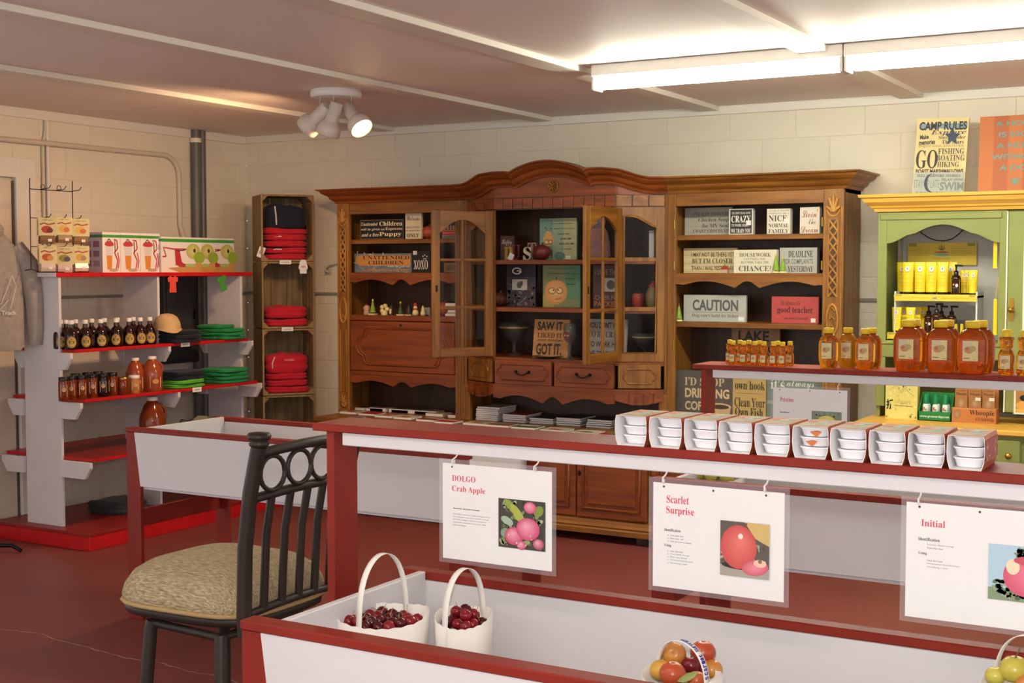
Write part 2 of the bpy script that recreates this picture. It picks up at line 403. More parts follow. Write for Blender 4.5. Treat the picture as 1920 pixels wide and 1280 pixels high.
# ---- produce bins
def bin_stand(label, x0, x1, y0, y1, rim=.88, bot=.615):
    t = thing('produce_bin', label, 'bin', (x0, y0, 0))
    B = lambda *a: bx(*a)
    for (xa, xb) in ((x0, x0 + .085), (x1 - .085, x1)):
        for yy in (y0, y1 - .02): B(xa, xb, yy, yy + .02, 0, rim - .02).build('leg', MAROON, t, bevel=.002, world=True)
    for xx in (x0 + .02, x1 - .04):
        B(xx, xx + .02, y0 + .02, y1 - .02, .42, .50).build('stretcher', MAROON, t, bevel=.002, world=True)
    # slanted-edged front board, plain back board, white
    MB().prism([(x0 + .052, rim - .02), (x1 - .052, rim - .02), (x1 - .086, bot), (x0 + .086, bot)], 'y', y0 - .002, y0 + .02).build('front_panel', WHITE, t, bevel=.001, world=True)
    B(x0 + .06, x1 - .06, y1 - .034, y1 - .02, bot, rim - .026).build('back_panel', WHITE, t, bevel=.001, world=True)
    for xx in (x0 + .06, x1 - .079):
        B(xx, xx + .019, y0 + .02, y1 - .0342, bot, rim - .004).build('end_panel', WHITE, t, bevel=.002, world=True)
    B(x0 + .06, x1 - .06, y0 + .02, y1 - .02, bot - .015, bot + .003).build('bin_floor', WHITE, t, world=True)
    B(x0, x1, y0 - .006, y0 + .042, rim - .02, rim).build('rim', MAROON, t, bevel=.003, world=True)
    B(x0, x1, y1 - .03, y1 + .012, rim - .026, rim - .006).build('rim', MAROON, t, bevel=.003, world=True)
    return t
bin_stand('white produce bin with maroon rim holding bags of fruit in the foreground', -1.83, .9, 2.06, 2.66)
bin_stand('empty white produce bin with maroon rim standing behind the bar stool', -4.53, -2.70, 4.34, 4.94)
bin_stand('white produce bin with maroon rim below the honey shelf', -1.86, .9, 4.20, 4.76)
# ---- raised display shelves over the bins
def shelf_stand(label, x0, x1, y0, depth, z=1.232, post=True):
    t = thing('display_shelf', label, 'shelf', (x0, y0, 0))
    bx(x0, x1, y0, y0 + depth, z - .018, z).build('shelf_board', MAROON, t, bevel=.002, world=True)
    bx(x0 + .08, x1 - .05, y0 + .012, y0 + .031, z - .05, z - .018).build('apron', WHITE, t, bevel=.002, world=True)
    for xx in (x0 + .033, x1 - .06):
        bx(xx, xx + .022, y0 + .012, y0 + .012 + .095, 0, z - .018).build('post', MAROON, t, bevel=.002, world=True)
    return t
near_shelf = shelf_stand('maroon shelf with white apron holding the row of boxed ramekins', -1.992, .9, 2.50, .150)
honey_shelf = shelf_stand('maroon shelf with white apron holding the honey jars', -1.955, .9, 4.79, .20)

# ---- gondola shelving at the left wall
g = thing('shelving_unit', 'white plank shelving unit with red shelf edges by the left wall', 'shelving unit', (-6.235, 5.26, 0))
base = bx(-6.60, -5.79, 5.26, 6.985, 0, .083).build('plinth', RED, g, bevel=.003, world=True)
bx(-6.60, -5.785, 5.255, 6.985, .083, .102).build('plinth_top', REDTOP, g, bevel=.002, world=True)
PY = (5.33, 6.11, 6.88)
for y in PY:
    bx(-6.385, -6.085, y, y + .02, .102, 1.553).build('post', WHITE, g, bevel=.0015, world=True)
bx(-6.44, -6.07, 5.30, 6.99, 1.553, 1.578).build('top_board', RED, g, bevel=.002, world=True)
bx(-6.44, -6.07, 5.296, 5.30, 1.553, 1.578).build('end_grain', WHITE, g, world=True)
for zt, xr, xl in ((1.135, -5.974, -6.45), (.852, -5.90, -6.51), (.513, -5.83, -6.575)):
    for y in PY:
        for (a, tip) in ((-6.085, xr), (-6.385, xl)):
            s = 1 if tip > a else -1
            MB().prism([(a, zt - .018), (tip, zt - .018), (tip, zt - .05), (tip - s * .045, zt - .115), (a, zt - .115)], 'y', y - .022, y).build('bracket', WHITE, g, bevel=.0015, world=True)
    sb = bx(-6.085, xr, 5.345, 6.83, zt - .018, zt).build('shelf', RED, g, bevel=.0015, world=True)
    bx(-6.084, xr - .003, 5.346, 6.829, zt, zt + .0008).build('shelf_top', REDTOP, sb, loc=None, world=False)
    bx(xl, -6.385, 5.345, 6.83, zt - .018, zt).build('shelf', RED, g, bevel=.0015, world=True)
    for ya_, yb_ in ((5.352, 6.108), (6.132, 6.83)): bx(-6.3845, -6.0855, ya_, yb_, zt - .018, zt).build('shelf', REDTOP, g, world=True)

# ---- wooden crate tower, turned to face the aisle
CRX, CRY, CRZ, CRA = -6.09, 7.336, (1.652, 1.186, .720, .254), math.radians(52)
CW, CHH, CD = .37, .462, .32
def crate(label, z0):
    t = thing('wooden_crate', label, 'crate', (CRX, CRY, z0), CRA, 'weathered crates stacked by the back wall')
    w, h, d, T = CW, CHH, CD, .012
    def P(nm, m, *b): bx(*b).build(nm, m, t, bevel=.0015)
    for xa in (-w / 2, w / 2 - T):
        for k in range(2): P('slat', WEATHER, xa, xa + T, -d / 2 + .001 + k * d / 2, -d / 2 + (k + 1) * d / 2 - .003, .001, h - .001)
    for za in (0, h - T):
        for k in range(2): P('slat', WEATHER, -w / 2 + T, w / 2 - T, -d / 2 + k * d / 2 + .001, -d / 2 + (k + 1) * d / 2 - .003, za, za + T)
    n = 3; ww = (w - 2 * T) / n
    for k in range(n): P('back_board', WEATHERD, -w / 2 + T + k * ww + .001, -w / 2 + T + (k + 1) * ww - .002, d / 2 - .012 + .002 * (k % 2), d / 2, T, h - T)
    for sx, ax in ((1, -w / 2 + T), (-1, w / 2 - T)):
        for sz, az in ((1, T), (-1, h - T)):
            MB().prism([(ax, az), (ax + sx * .036, az), (ax, az + sz * .036)], 'y', -d / 2 + .008, d / 2 - .012).build('corner_block', WEATHER, t)
    return t
crate('weathered wooden crate at the top of the tower, holding navy and red sweatshirts', CRZ[0])
crate('second weathered crate from the top, holding two red sweatshirts', CRZ[1])
crate('third weathered crate from the top, holding a pile of red sweatshirts', CRZ[2])
crate('lowest weathered crate of the tower, empty', CRZ[3])
lp = thing('wooden_crate', 'low weathered crate on the floor carrying the crate tower', 'crate', (CRX, CRY, 0), CRA)
for k in range(3): bx(-.185, .185, -.16 + .107 * k, -.16 + .107 * k + .1, .238, .253).build('slat', WEATHER, lp)
for xx in (-.185, .167): bx(xx, xx + .018, -.16, .16, 0, .238).build('side_board', WEATHER, lp)
# ================= oak wall hutch: three upper units on three base units =================
HF, HB, HZ = 7.25, 7.575, .625          # upper front, back, top of base
CFY = 7.12                              # front of the bay
XL0, XL1, XC0, XC1, XR0, XR1 = -5.54, -4.53, -4.53, -3.115, -3.115, -2.07
BAYL, BAYR, XC = -4.235, -3.395, -3.815
CPROF = [(0, 2.040), (.012, 2.040), (.018, 2.055), (.03, 2.062), (.04, 2.072), (.048, 2.088), (.068, 2.098), (.082, 2.108), (.09, 2.122), (.105, 2.125), (.108, 2.134), (0, 2.134)]
def wave(x0, x1, zt, zb, amp, axis='x'):
    """scalloped lower edge: straight top, two swoops and a small centre arch"""
    w = x1 - x0; pts = [(x0, zt), (x1, zt)]; N = 36
    for i in range(N + 1):
        u = 1 - i / N; t = abs(u - .5) * 2
        if t > .16: d = amp * (.5 - .5 * math.cos((t - .16) / .84 * 2 * PI)) * (1 if t < .58 else 1) ; d = amp * (1 - .85 * math.sin((t - .16) / .84 * PI)) if t < .93 else amp * .55
        else: d = amp * (1 - .9 * math.cos(t / .16 * PI / 2))
        pts.append((x0 + u * w, zb + (amp - d)))
    return pts
def fancy(w, h, k=.22):
    """octagonal panel outline with scooped corners, centred"""
    a, b = w / 2, h / 2; q = min(a, b); P = []
    cor = [(a - q * .95, b), (a - q * .72, b), (a - q * .55, b * .82), (a - q * .5, b * .55), (a - q * .2, b * .42), (a, 0)]
    right = cor + [(x, -z) for x, z in cor[-2::-1]]
    return right + [(-x, -z) for x, z in right]
def moulding(pts, y, r, m, name, parent, world=True, inset=None, im=None):
    MB().tube([(p[0], y, p[1]) for p in pts], r, 6, closed=True).build(name, m, parent, world=world)
def pilaster(t, x0, x1, yf, z0, z1, m=OAK):
    bx(x0, x1, yf - .012, yf + .02, z0, z1).build('pilaster', m, t, bevel=.002, world=True)
    c = (x0 + x1) / 2; w = x1 - x0; y = yf - .013
    carve = MB(); H = z1 - z0
    bx(c - w * .24, c + w * .24, yf - .0135, yf - .011, z0 + H * .58, z1 - .17).build('carved_ground', OAKD, t, world=True)  # dark strip puts the recess shade behind the lattice into its colour
    bx(c - w * .20, c + w * .20, yf - .0135, yf - .011, z0 + .15, z0 + H * .49 - .14).build('carved_ground', OAK, t, world=True)
    for s in (-1, 1): carve.tube([(c + s * w * .40, y, z0 + .02), (c + s * w * .40, y, z1 - .10)], .004, 5)
    # lattice of crosses in the upper half, tapered panel below, oval in the middle
    za, zb = z0 + H * .58, z1 - .17; n = 7; dz = (zb - za) / n
    for i in range(n):
        a, b = za + i * dz, za + (i + 1) * dz
        carve.tube([(c - w * .2, y, a), (c, y - .002, (a + b) / 2), (c + w * .2, y, b)], .0065, 5); carve.tube([(c + w * .2, y, a), (c, y - .002, (a + b) / 2), (c - w * .2, y, b)], .0065, 5)
    carve.tube([(c - w * .22, y, za), (c - w * .22, y, zb)], .005, 5); carve.tube([(c + w * .22, y, za), (c + w * .22, y, zb)], .005, 5)
    zo = z0 + H * .49; ov = [(c + w * .27 * math.cos(2 * PI * i / 16), y, zo + .085 * math.sin(2 * PI * i / 16)) for i in range(16)]
    carve.tube(ov, .009, 6, closed=True)
    for k in range(3): carve.tube([(c - w * .12, y, zo - .05 + .05 * k), (c, y - .004, zo - .03 + .05 * k), (c + w * .12, y, zo - .05 + .05 * k)], .005, 5)
    carve.tube([(c - w * .24, y, z0 + .14), (c - w * .24, y, zo - .13), (c + w * .24, y, zo - .13), (c + w * .24, y, z0 + .14)], .004, 5, closed=True)
    # shell at the head, rosette at the foot
    for k in range(5):
        a = PI * (.1 + .2 * k); carve.tube([(c, y - .003, z1 - .125), (c + w * .34 * math.cos(a), y - .004, z1 - .125 + .09 * math.sin(a))], [.013, .008], 6)
    carve.tube([(c + w * .3 * math.cos(PI + PI * i / 8), y, z1 - .115 + .035 * math.sin(PI + PI * i / 8)) for i in range(9)], .006, 5)
    carve.lathe([(.001, -.004), (.02, -.003), (.03, .004), (.012, .01)], seg=10).v
    for k in range(4): carve.tube([(c, y - .003, z0 + .07), (c + w * .3 * math.cos(PI * (.1 + .27 * k)), y - .002, z0 + .07 + .05 * math.sin(PI * (.1 + .27 * k)))], [.01, .005], 6)
    # drop the stray rosette that was lathed at the origin
    carve.v = [v if abs(v[0]) > .2 else (c + v[0], y - .004 + v[2] * .3, z0 + .06 + v[1]) for v in carve.v]
    carve.build('carving', mat('oak_carved', '#8c5a1c', .4, c2='#b98435', nscale=4), t, world=True)
def carcass(t, x0, x1, z0, z1, yf, shelves, back=True):
    bx(x0, x0 + .022, yf, HB, z0, z1).build('side', OAK, t, world=True)
    bx(x1 - .022, x1, yf, HB, z0, z1).build('side', OAK, t, world=True)
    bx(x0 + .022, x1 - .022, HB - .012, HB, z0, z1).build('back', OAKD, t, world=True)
    bx(x0, x1, yf, HB, z1 - .02, z1).build('top', OAKX, t, world=True)
    for z in shelves: bx(x0 + .022, x1 - .022, yf + .012, HB - .012, z - .03, z).build('shelf', OAKX, t, bevel=.003, world=True)
# ---- left upper unit
hl = thing('hutch_cabinet', 'left unit of the oak hutch with drop-front desk and open shelves', 'cabinet', (-5.03, HF, HZ), 0, 'oak hutch units')
carcass(hl, XL0, XL1, HZ, 2.04, HF + .01, (1.797, 1.575, 1.290))
pilaster(hl, XL0, XL0 + .10, HF, HZ, 2.04)
bx(XL1 - .065, XL1, HF - .01, HF + .02, HZ, 2.04).build('stile', OAK, hl, bevel=.003, world=True)
for k in range(3): MB().tube([(XL1 - .05 + .018 * k, HF - .011, HZ + .04), (XL1 - .05 + .018 * k, HF - .011, 2.0)], .0045, 6).build('flute', OAK, hl, world=True)
bx(XL0 + .10, XL1 - .065, HF - .004, HF + .02, 1.965, 2.04).build('top_rail', OAKX, hl, bevel=.002, world=True)
MB().prism(wave(XL0 + .10, XL1 - .065, 1.572, 1.49, .045), 'y', HF - .004, HF + .016).build('valance', OAKR, hl, world=True)
bx(XL0 + .10, XL1 - .065, HF - .006, HF + .014, 1.255, 1.289).build('shelf_rail', OAKR, hl, bevel=.002, world=True)
df = bx(XL0 + .105, XL1 - .07, HF - .012, HF + .012, .915, 1.25).build('drop_front', OAKR, hl, bevel=.004, world=True)
dc = ((XL0 + XL1 + .035) / 2, 1.085)
fo = [(dc[0] + p[0], dc[1] + p[1]) for p in fancy(.74, .25)]
for r_, sc, nm in ((.008, 1, 'panel_moulding'), (.006, .93, 'panel_moulding')):
    MB().tube([(dc[0] + (p[0] - dc[0]) * sc, HF - .013, dc[1] + (p[1] - dc[1]) * sc) for p in fo], r_, 6, closed=True).build(nm, OAKR, df, world=False)
MB().lathe([(.008, 0), (.008, .003), (.004, .004)], seg=12).xform(Matrix.Translation((dc[0], HF - .012, 1.228)) @ Matrix.Rotation(PI / 2, 4, 'X')).build('keyhole', BLACKMET, df)
bx(XL0 + .1, XL1 - .065, HF - .004, HF + .016, .885, .914).build('lower_rail', OAKR, hl, bevel=.002, world=True)
MB().prism(wave(XL0 + .10, XL1 - .065, .89, .815, .04), 'y', HF - .002, HF + .014).build('valance', OAKR, hl, world=True)
MB().sweep(CPROF, [(XL0, HB), (XL0, HF), (XL1, HF)]).build('cornice', OAKR, hl, world=True)
# ---- right upper unit
hr = thing('hutch_cabinet', 'right unit of the oak hutch with open shelves full of slogan blocks', 'cabinet', (-2.59, HF, HZ), 0, 'oak hutch units')
carcass(hr, XR0, XR1, HZ, 2.04, HF + .01, (1.797, 1.575, 1.288))
pilaster(hr, XR1 - .115, XR1, HF, HZ, 2.04)
bx(XR0, XR0 + .05, HF - .01, HF + .02, HZ, 2.04).build('stile', OAK, hr, bevel=.003, world=True)
bx(XR0 + .05, XR1 - .115, HF - .004, HF + .02, 1.965, 2.04).build('top_rail', OAKX, hr, bevel=.002, world=True)
MB().prism(wave(XR0 + .05, XR1 - .115, 1.572, 1.49, .045), 'y', HF - .004, HF + .016).build('valance', OAKX, hr, world=True)
for xx in (XR0 + .045, XR1 - .12):
    for zz in (1.86, 1.62, 1.15): MB().tube([(xx, HF - .012, zz - .025), (xx, HF - .012, zz + .025)], .005, 6).build('hinge', BRASS, hr, world=True)
MB().sweep(CPROF, [(XR0, HF), (XR1, HF), (XR1, HB)]).build('cornice', OAKX, hr, world=True)
# ---- centre upper unit with the bay
hc = thing('hutch_cabinet', 'centre unit of the oak hutch with arched crest and open glass doors', 'cabinet', (XC, CFY, HZ), 0, 'oak hutch units')
bx(XC0, XC0 + .02, HF, HB, HZ, 2.04).build('side', OAK, hc, world=True); bx(XC1 - .02, XC1, HF, HB, HZ, 2.04).build('side', OAK, hc, world=True)
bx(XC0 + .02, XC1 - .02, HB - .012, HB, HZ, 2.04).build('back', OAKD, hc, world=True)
bay = [(XC0 + .022, HB - .014), (XC0 + .022, HF), (BAYL, CFY + .012), (BAYR, CFY + .012), (XC1 - .022, HF), (XC1 - .022, HB - .014)]
for z, nm in ((1.655, 'shelf'), (1.362, 'shelf'), (1.05, 'shelf'), (2.04, 'top'), (.86, 'bottom_board')):
    MB().prism(bay, 'z', z - .028, z).build(nm, OAKR if nm == 'shelf' else OAKX, hc, bevel=.003, world=True)
# crest: cornice that rises in one large and two small arches
def crest(u):
    u = abs(u)
    if u < .262: return .045 + .072 * math.cos(u / .262 * PI / 2) ** .8
    if u < .62: return max(0, .060 * (math.sin(min(1, (u - .262) / .11 + .75) * PI / 2) if u < .36 else (.5 + .5 * math.cos((u - .36) / .26 * PI))))
    return 0
path = [(XC0, HF)]; zo = [0]
n = 60
for i in range(n + 1):
    x = BAYL - .08 + (BAYR - BAYL + .16) * i / n
    path.append((x, CFY + (.02 if i in (0, n) else 0))); 
xs = [XC - .62 + 1.24 * i / 72 for i in range(73)]
def bayY(x):
    if x < BAYL: return CFY + (BAYL - x) / (BAYL - XC0) * (HF - CFY)
    if x > BAYR: return CFY + (x - BAYR) / (XC1 - BAYR) * (HF - CFY)
    return CFY
path = [(XC0, HF)] + [(x, bayY(x)) for x in xs] + [(XC1, HF)]; zo = [0] + [crest(x - XC) for x in xs] + [0]
MB().sweep(CPROF, path, zo).build('crest_cornice', OAKR, hc, world=True)
fr = MB()
for (a, b) in zip(xs[:-1], xs[1:]):
    if a < XC0 + .03 or b > XC1 - .03: continue
    ya, yb = bayY(a) + .004, bayY(b) + .004
    fr.add([(a, ya, 2.03), (b, yb, 2.03), (b, yb, 2.047 + crest(b - XC)), (a, ya, 2.047 + crest(a - XC)), (a, ya + .016, 2.03), (b, yb + .016, 2.03), (b, yb + .016, 2.047 + crest(b - XC)), (a, ya + .016, 2.047 + crest(a - XC))], [(0, 1, 2, 3), (7, 6, 5, 4), (3, 2, 6, 7)])
fr.build('frieze', OAKR, hc, world=True)
ros = MB()
rc = (XC + .0, CFY - .002, 2.098)
ros.tube([(rc[0] + .034 * math.cos(2 * PI * i / 20), rc[1], rc[2] + .034 * math.sin(2 * PI * i / 20)) for i in range(20)], .005, 6, closed=True)
for k in range(8):
    a = PI * k / 4; ros.tube([(rc[0] + .006 * math.cos(a), rc[1], rc[2] + .006 * math.sin(a)), (rc[0] + .027 * math.cos(a), rc[1] - .003, rc[2] + .027 * math.sin(a))], [.003, .008], 6)
ros.build('rosette', OAK, hc, world=True)
def seg_box(p, q, z0, z1, t0, t1, a=0., b=1.):
    """upright board along p->q (xy), between fractions a..b, t0..t1 behind/before the face"""
    p, q = Vector(p), Vector(q); d = (q - p).normalized(); nrm = Vector((d.y, -d.x)); A = p.lerp(q, a); Bq = p.lerp(q, b); m = MB()
    c = [A + nrm * t0, Bq + nrm * t0, Bq + nrm * t1, A + nrm * t1]
    return m.prism([(v.x, v.y) for v in c], 'z', z0, z1)
PLc, PLf, PRf, PRc = (XC0 + .022, HF), (BAYL, CFY), (BAYR, CFY), (XC1 - .022, HF)
for (p, q, n) in ((PLc, PLf, 3), (PLf, PRf, 12), (PRf, PRc, 3)):      # band of small blocks under the crest
    seg_box(p, q, 1.962, 2.038, -.02, 0).build('band_rail', OAKD, hc, world=True)
    for k in range(n): seg_box(p, q, 1.968, 2.034, -.001, .007, k / n + .0025 * 12 / n, (k + 1) / n - .0025 * 12 / n).build('band_block', OAKR if p != PRf else OAKX, hc, bevel=.002, world=True)
def panel_frame(p, q, arched, mirror=False):
    seg_box(p, q, 1.05, 1.962, -.02, 0, 0, .17).build('stile', OAK, hc, world=True); seg_box(p, q, 1.05, 1.962, -.02, 0, .83, 1).build('stile', OAK, hc, world=True)
    seg_box(p, q, 1.05, 1.105, -.02, 0, .17, .83).build('rail', OAK, hc, world=True)
    P, Q = Vector(p), Vector(q); d = Q - P; L = d.length; d.normalize(); nrm = Vector((d.y, -d.x))
    pts = [(.17 * L, 1.962), (.83 * L, 1.962)]
    for i in range(13):
        u = 1 - i / 12; uu = u if not mirror else 1 - u; pts.append((L * (.17 + .66 * u), 1.845 + .065 * math.sin(min(1, (1 - uu) * 1.25) * PI / 2) ** 1.5))
    m = MB(); n = len(pts)
    vs = [tuple(P + d * a - nrm * .02) + (z,) for a, z in pts] + [tuple(P + d * a) + (z,) for a, z in pts]
    m.add(vs, [tuple(range(n)), tuple(range(2 * n - 1, n - 1, -1))] + [(i, i + n, (i + 1) % n + n, (i + 1) % n) for i in range(n)]).build('arched_rail', OAK, hc, world=True)
    ol = [(a, z) for a, z in pts[2:]] + [(.17 * L, 1.105), (.83 * L, 1.105)]
    MB().tube([tuple(P + d * a + nrm * .002) + (z,) for a, z in ol], .008, 6, closed=True).build('glass_moulding', OAK, hc, world=True)
    for z in (1.655, 1.362): seg_box(p, q, z - .012, z + .012, -.01, .006, .17, .83).build('glazing_bar', OAK, hc, world=True)
    seg_box(p, q, 1.09, 1.93, -.013, -.010, .17, .83).build('pane', GLASS, hc, world=True)
    # false drawer below
    dr = seg_box(p, q, .89, 1.035, -.02, .006, .06, .94).build('false_drawer', OAK, hc, bevel=.003, world=True)
    MB().tube([tuple(P + d * (L / 2 + a) + nrm * .008) + (.962 + z,) for a, z in fancy(L * .68, .085)], .005, 6, closed=True).build('panel_moulding', OAK, dr)
panel_frame(PRf, PRc, True); panel_frame(PLc, PLf, True, True)
for k in range(2):                                                    # two real drawers with bail handles
    x0 = BAYL + .012 + k * (BAYR - BAYL) / 2; x1 = x0 + (BAYR - BAYL) / 2 - .018
    dr = bx(x0, x1, CFY - .008, CFY + .02, .885, 1.035).build('drawer', OAKR, hc, bevel=.003, world=True)
    cx = (x0 + x1) / 2
    MB().tube([(cx + a, CFY - .009, .962 + z) for a, z in fancy(.36, .095)], .0055, 6, closed=True).build('panel_moulding', OAKR, dr)
    hn = MB().tube([(cx - .045 + .09 * i / 8, CFY - .022 - .004 * math.sin(PI * i / 8), .965 - .02 * math.sin(PI * i / 8)) for i in range(9)], .0035, 6)
    for s in (-1, 1): hn.tube([(cx + s * .045, CFY - .008, .965), (cx + s * .045, CFY - .024, .965)], [.011, .005], 8)
    hn.build('handle', BLACKMET, dr)
for p, q in ((PLc, PLf), (PLf, PRf), (PRf, PRc)):
    seg_box(p, q, .86, .885, -.02, .004).build('lower_rail', OAKR, hc, world=True)
MB().prism(wave(BAYL, BAYR, .862, .775, .05), 'y', CFY - .002, CFY + .014).build('valance', OAKR, hc, world=True)
for p, q, w0, w1 in ((PLc, PLf, .045, .005), (PRf, PRc, .005, .045)):
    P, Q = Vector(p), Vector(q); n = 10; top = [P.lerp(Q, i / n) for i in range(n + 1)]
    m = MB()
    for i in range(n):
        a, b = top[i], top[i + 1]; za = .82 - .03 * math.sin(i / n * PI); zb = .82 - .03 * math.sin((i + 1) / n * PI)
        m.add([(a.x, a.y, za), (b.x, b.y, zb), (b.x, b.y, .862), (a.x, a.y, .862)], [(0, 1, 2, 3)])
    o = m.build('valance', OAKR, hc, world=True); sd = o.modifiers.new('solid', 'SOLIDIFY'); sd.thickness = .014
for xx in (XC0, XC1 - .05): 
    bx(xx, xx + .05, HF - .012, HF + .02, HZ, .86).build('column', OAK, hc, bevel=.003, world=True)
for k in range(3): MB().tube([(XC0 + .012 + .013 * k, HF - .014, HZ + .03), (XC0 + .012 + .013 * k, HF - .014, .84)], .004, 6).build('flute', OAK, hc, world=True)
# glass doors standing open
def glass_door(label_side, hinge, free, z0=1.06, z1=1.955):
    P, Q = Vector(hinge), Vector(free); w = (Q - P).length; ang = math.atan2(Q.y - P.y, Q.x - P.x)
    root = bpy.data.objects.new('glass_door', bx(0, .052, -.011, .011, z0, z1).mesh('glass_door', OAK)); col.objects.link(root); root.parent = hc
    root.matrix_parent_inverse = Matrix.Translation(-Vector(hc.location)); root.location = (P.x, P.y, 0); root.rotation_euler = (0, 0, ang)
    def part(nm, m, mb, bev=.002): return mb.build(nm, m, root, bevel=bev)
    part('stile', OAK, bx(w - .052, w, -.011, .011, z0, z1)); part('rail', OAKX, bx(.052, w - .052, -.011, .011, z0, z0 + .055))
    pts = [(.052, z1), (w - .052, z1)]
    for i in range(17):
        u = 1 - i / 16; t = abs(u - .5) * 2; pts.append((.052 + (w - .104) * u, z1 - .14 + .085 * (math.cos(t * PI / 2) if t < .72 else .43 * (1 - (t - .72) / .28))))
    part('arched_rail', OAKX, MB().prism(pts, 'y', -.011, .011))
    part('glazing_bar', OAK, bx(w / 2 - .009, w / 2 + .009, -.007, .007, z0 + .055, z1 - .06))
    for z in (1.655, 1.362): part('glazing_bar', OAKX, bx(.052, w - .052, -.007, .007, z - .009, z + .009))
    part('pane', GLASS, bx(.05, w - .05, -.0015, .0015, z0 + .05, z1 - .058), 0)
    part('lock_plate', BLACKMET, bx(w - .034, w - .022, -.014, .014, 1.46, 1.50), 0)
    for z in (z0 + .06, z1 - .07): part('hinge', BLACKMET, MB().tube([(.0, -.012, z - .025), (.0, -.012, z + .025)], .006, 6), 0)
    return root
glass_door('left', (BAYL, CFY - .015), (-4.458, 6.76)); glass_door('right', (BAYR + .04, CFY - .015), (-3.376, 6.673))
# ---- base units, raised a little off the floor on block feet
def base_unit(label, x0, x1, yf, splits):
    t = thing('base_cabinet', label, 'cabinet', ((x0 + x1) / 2, yf, 0), 0, 'oak hutch base units')
    bx(x0 + .002, x1 - .002, yf + .02, HB, .06, HZ - .03).build('body', OAK, t, world=True)
    bx(x0, x1, yf - .03, HB, HZ - .03, HZ).build('base_top', OAKX, t, bevel=.006, world=True, seg=2)
    for xx in (x0 + .03, x1 - .10):
        for yy in (yf + .05, HB - .1): bx(xx, xx + .07, yy, yy + .07, 0, .06).build('foot', OAKD, t, world=True)
    MB().sweep([(0, .05), (.035, .05), (.036, .078), (.03, .086), (.034, .096), (.02, .11), (.014, .13), (0, .138)], [(x0, yf + .02), (x1, yf + .02)]).build('plinth', OAKX, t, world=True)
    MB().sweep([(0, HZ - .075), (.012, HZ - .07), (.02, HZ - .05), (.04, HZ - .03), (0, HZ - .03)], [(x0, yf + .02), (x1, yf + .02)]).build('top_moulding', OAKX, t, world=True)
    for a, b in zip(splits[:-1], splits[1:]):
        d = bx(a + .004, b - .004, yf, yf + .02, .142, .545).build('door', OAKR, t, bevel=.003, world=True)
        o = [(a + .05, .195), (b - .05, .195), (b - .05, .49), ((a + b) / 2 + .06, .49), ((a + b) / 2, .515), ((a + b) / 2 - .06, .49), (a + .05, .49)]
        MB().tube([(p[0], yf - .001, p[1]) for p in o], .010, 6, closed=True).build('panel_moulding', OAKR, d)
        bx(a + .075, b - .075, yf - .008, yf + .001, .22, .47).build('raised_panel', OAKR, d, bevel=.006)
        MB().lathe([(.011, 0), (.011, .003), (.005, .004)], seg=10, sy=1.5).xform(Matrix.Translation((a + .022, yf - .0005, .40)) @ Matrix.Rotation(PI / 2, 4, 'X')).build('keyhole', BLACKMET, d)
    return t
base_unit('left base of the oak hutch under the desk unit, topped with booklets', -5.50, -4.50, 6.94, (-5.46, -4.98, -4.51))
base_unit('centre base of the oak hutch with panelled doors seen between the hanging signs', -4.50, -3.09, 6.94, (-4.49, -4.03, -3.56, -3.10))
base_unit('right base of the oak hutch beside the green cabinet', -3.09, -1.99, 6.94, (-3.08, -2.54, -2.0))
# ================= sage green cabinet with pine cornice and worktop =================
GY, GB = 7.20, 7.57
GXL = onY(1645, 500, GY).x; GO0 = onY(1662, 500, GY).x; GO1 = onY(1873, 500, GY).x; GDX = onY(1887, 500, GY).x; GXR = GDX + .60
gc = thing('kitchen_dresser', 'sage green dresser with pine cornice holding yellow skincare products', 'cabinet', (GXL, GY, 0))
W_ = lambda mb, nm, m, bev=.002: mb.build(nm, m, gc, bevel=bev, world=True)
GT = 1.905
W_(bx(GXL, GXL + .02, GY + .018, GB, .80, GT), 'side', GREEN); W_(bx(GXR - .02, GXR, GY + .018, GB, .80, GT), 'side', GREEN)
W_(bx(GXL, GXR, GY + .018, GB, GT - .02, GT), 'top', GREEN)
BKG = mat('cabinet_back_white', '#cfcac4', .6)
W_(bx(GO0 + .0, GXR - .02, GB - .015, GB, 1.14, GT - .02), 'back', BKG); W_(bx(GXL + .02, GXR - .02, GB - .015, GB, .82, 1.14), 'back', GREEN)
W_(bx(GXL, GO0, GY, GY + .018, .86, GT), 'stile', GREEN); W_(bx(GO1, GDX, GY, GY + .018, 1.13, GT), 'stile', GREEN)
pts = [(GO0, GT), (GO1, GT)]
for i in range(21):                                           # arched top rail
    u = 1 - i / 20; t = abs(u - .5) * 2
    pts.append((GO0 + (GO1 - GO0) * u, 1.735 + (.052 * (.5 + .5 * math.cos((t - .5) / .5 * PI)) if t > .5 else .052 + .047 * math.cos(t / .5 * PI / 2))))
W_(MB().prism(pts, 'y', GY, GY + .018), 'arched_rail', GREEN, 0)
W_(bx(GXL + .012, GO1 + .012, GY - .008, GY + .002, GT - .045, GT - .012), 'top_moulding', GREEN, .004)
W_(bx(GXL, GDX, GY - .004, GY + .018, 1.125, 1.205), 'rail', GREEN, .004); W_(bx(GXL - .004, GDX, GY - .012, GB - .015, 1.195, 1.215), 'shelf', GREEN, .004)
W_(bx(GXL + .02, GXR - .02, GY + .04, GY + .05, 1.135, 1.19), 'rail_shade', mat('shadow_gap_grey', '#5b5a58', .7), 0)  # grey strip stands in for the shade behind the rail
gd = bx(GDX + .008, GXR - .01, GY - .006, GY + .012, .86, GT - .01).build('door', GREEN, gc, bevel=.003, world=True)
bx(GDX, GDX + .007, GY - .010, GY + .014, .86, GT - .01).build('edge_bead', GREENL, gd)
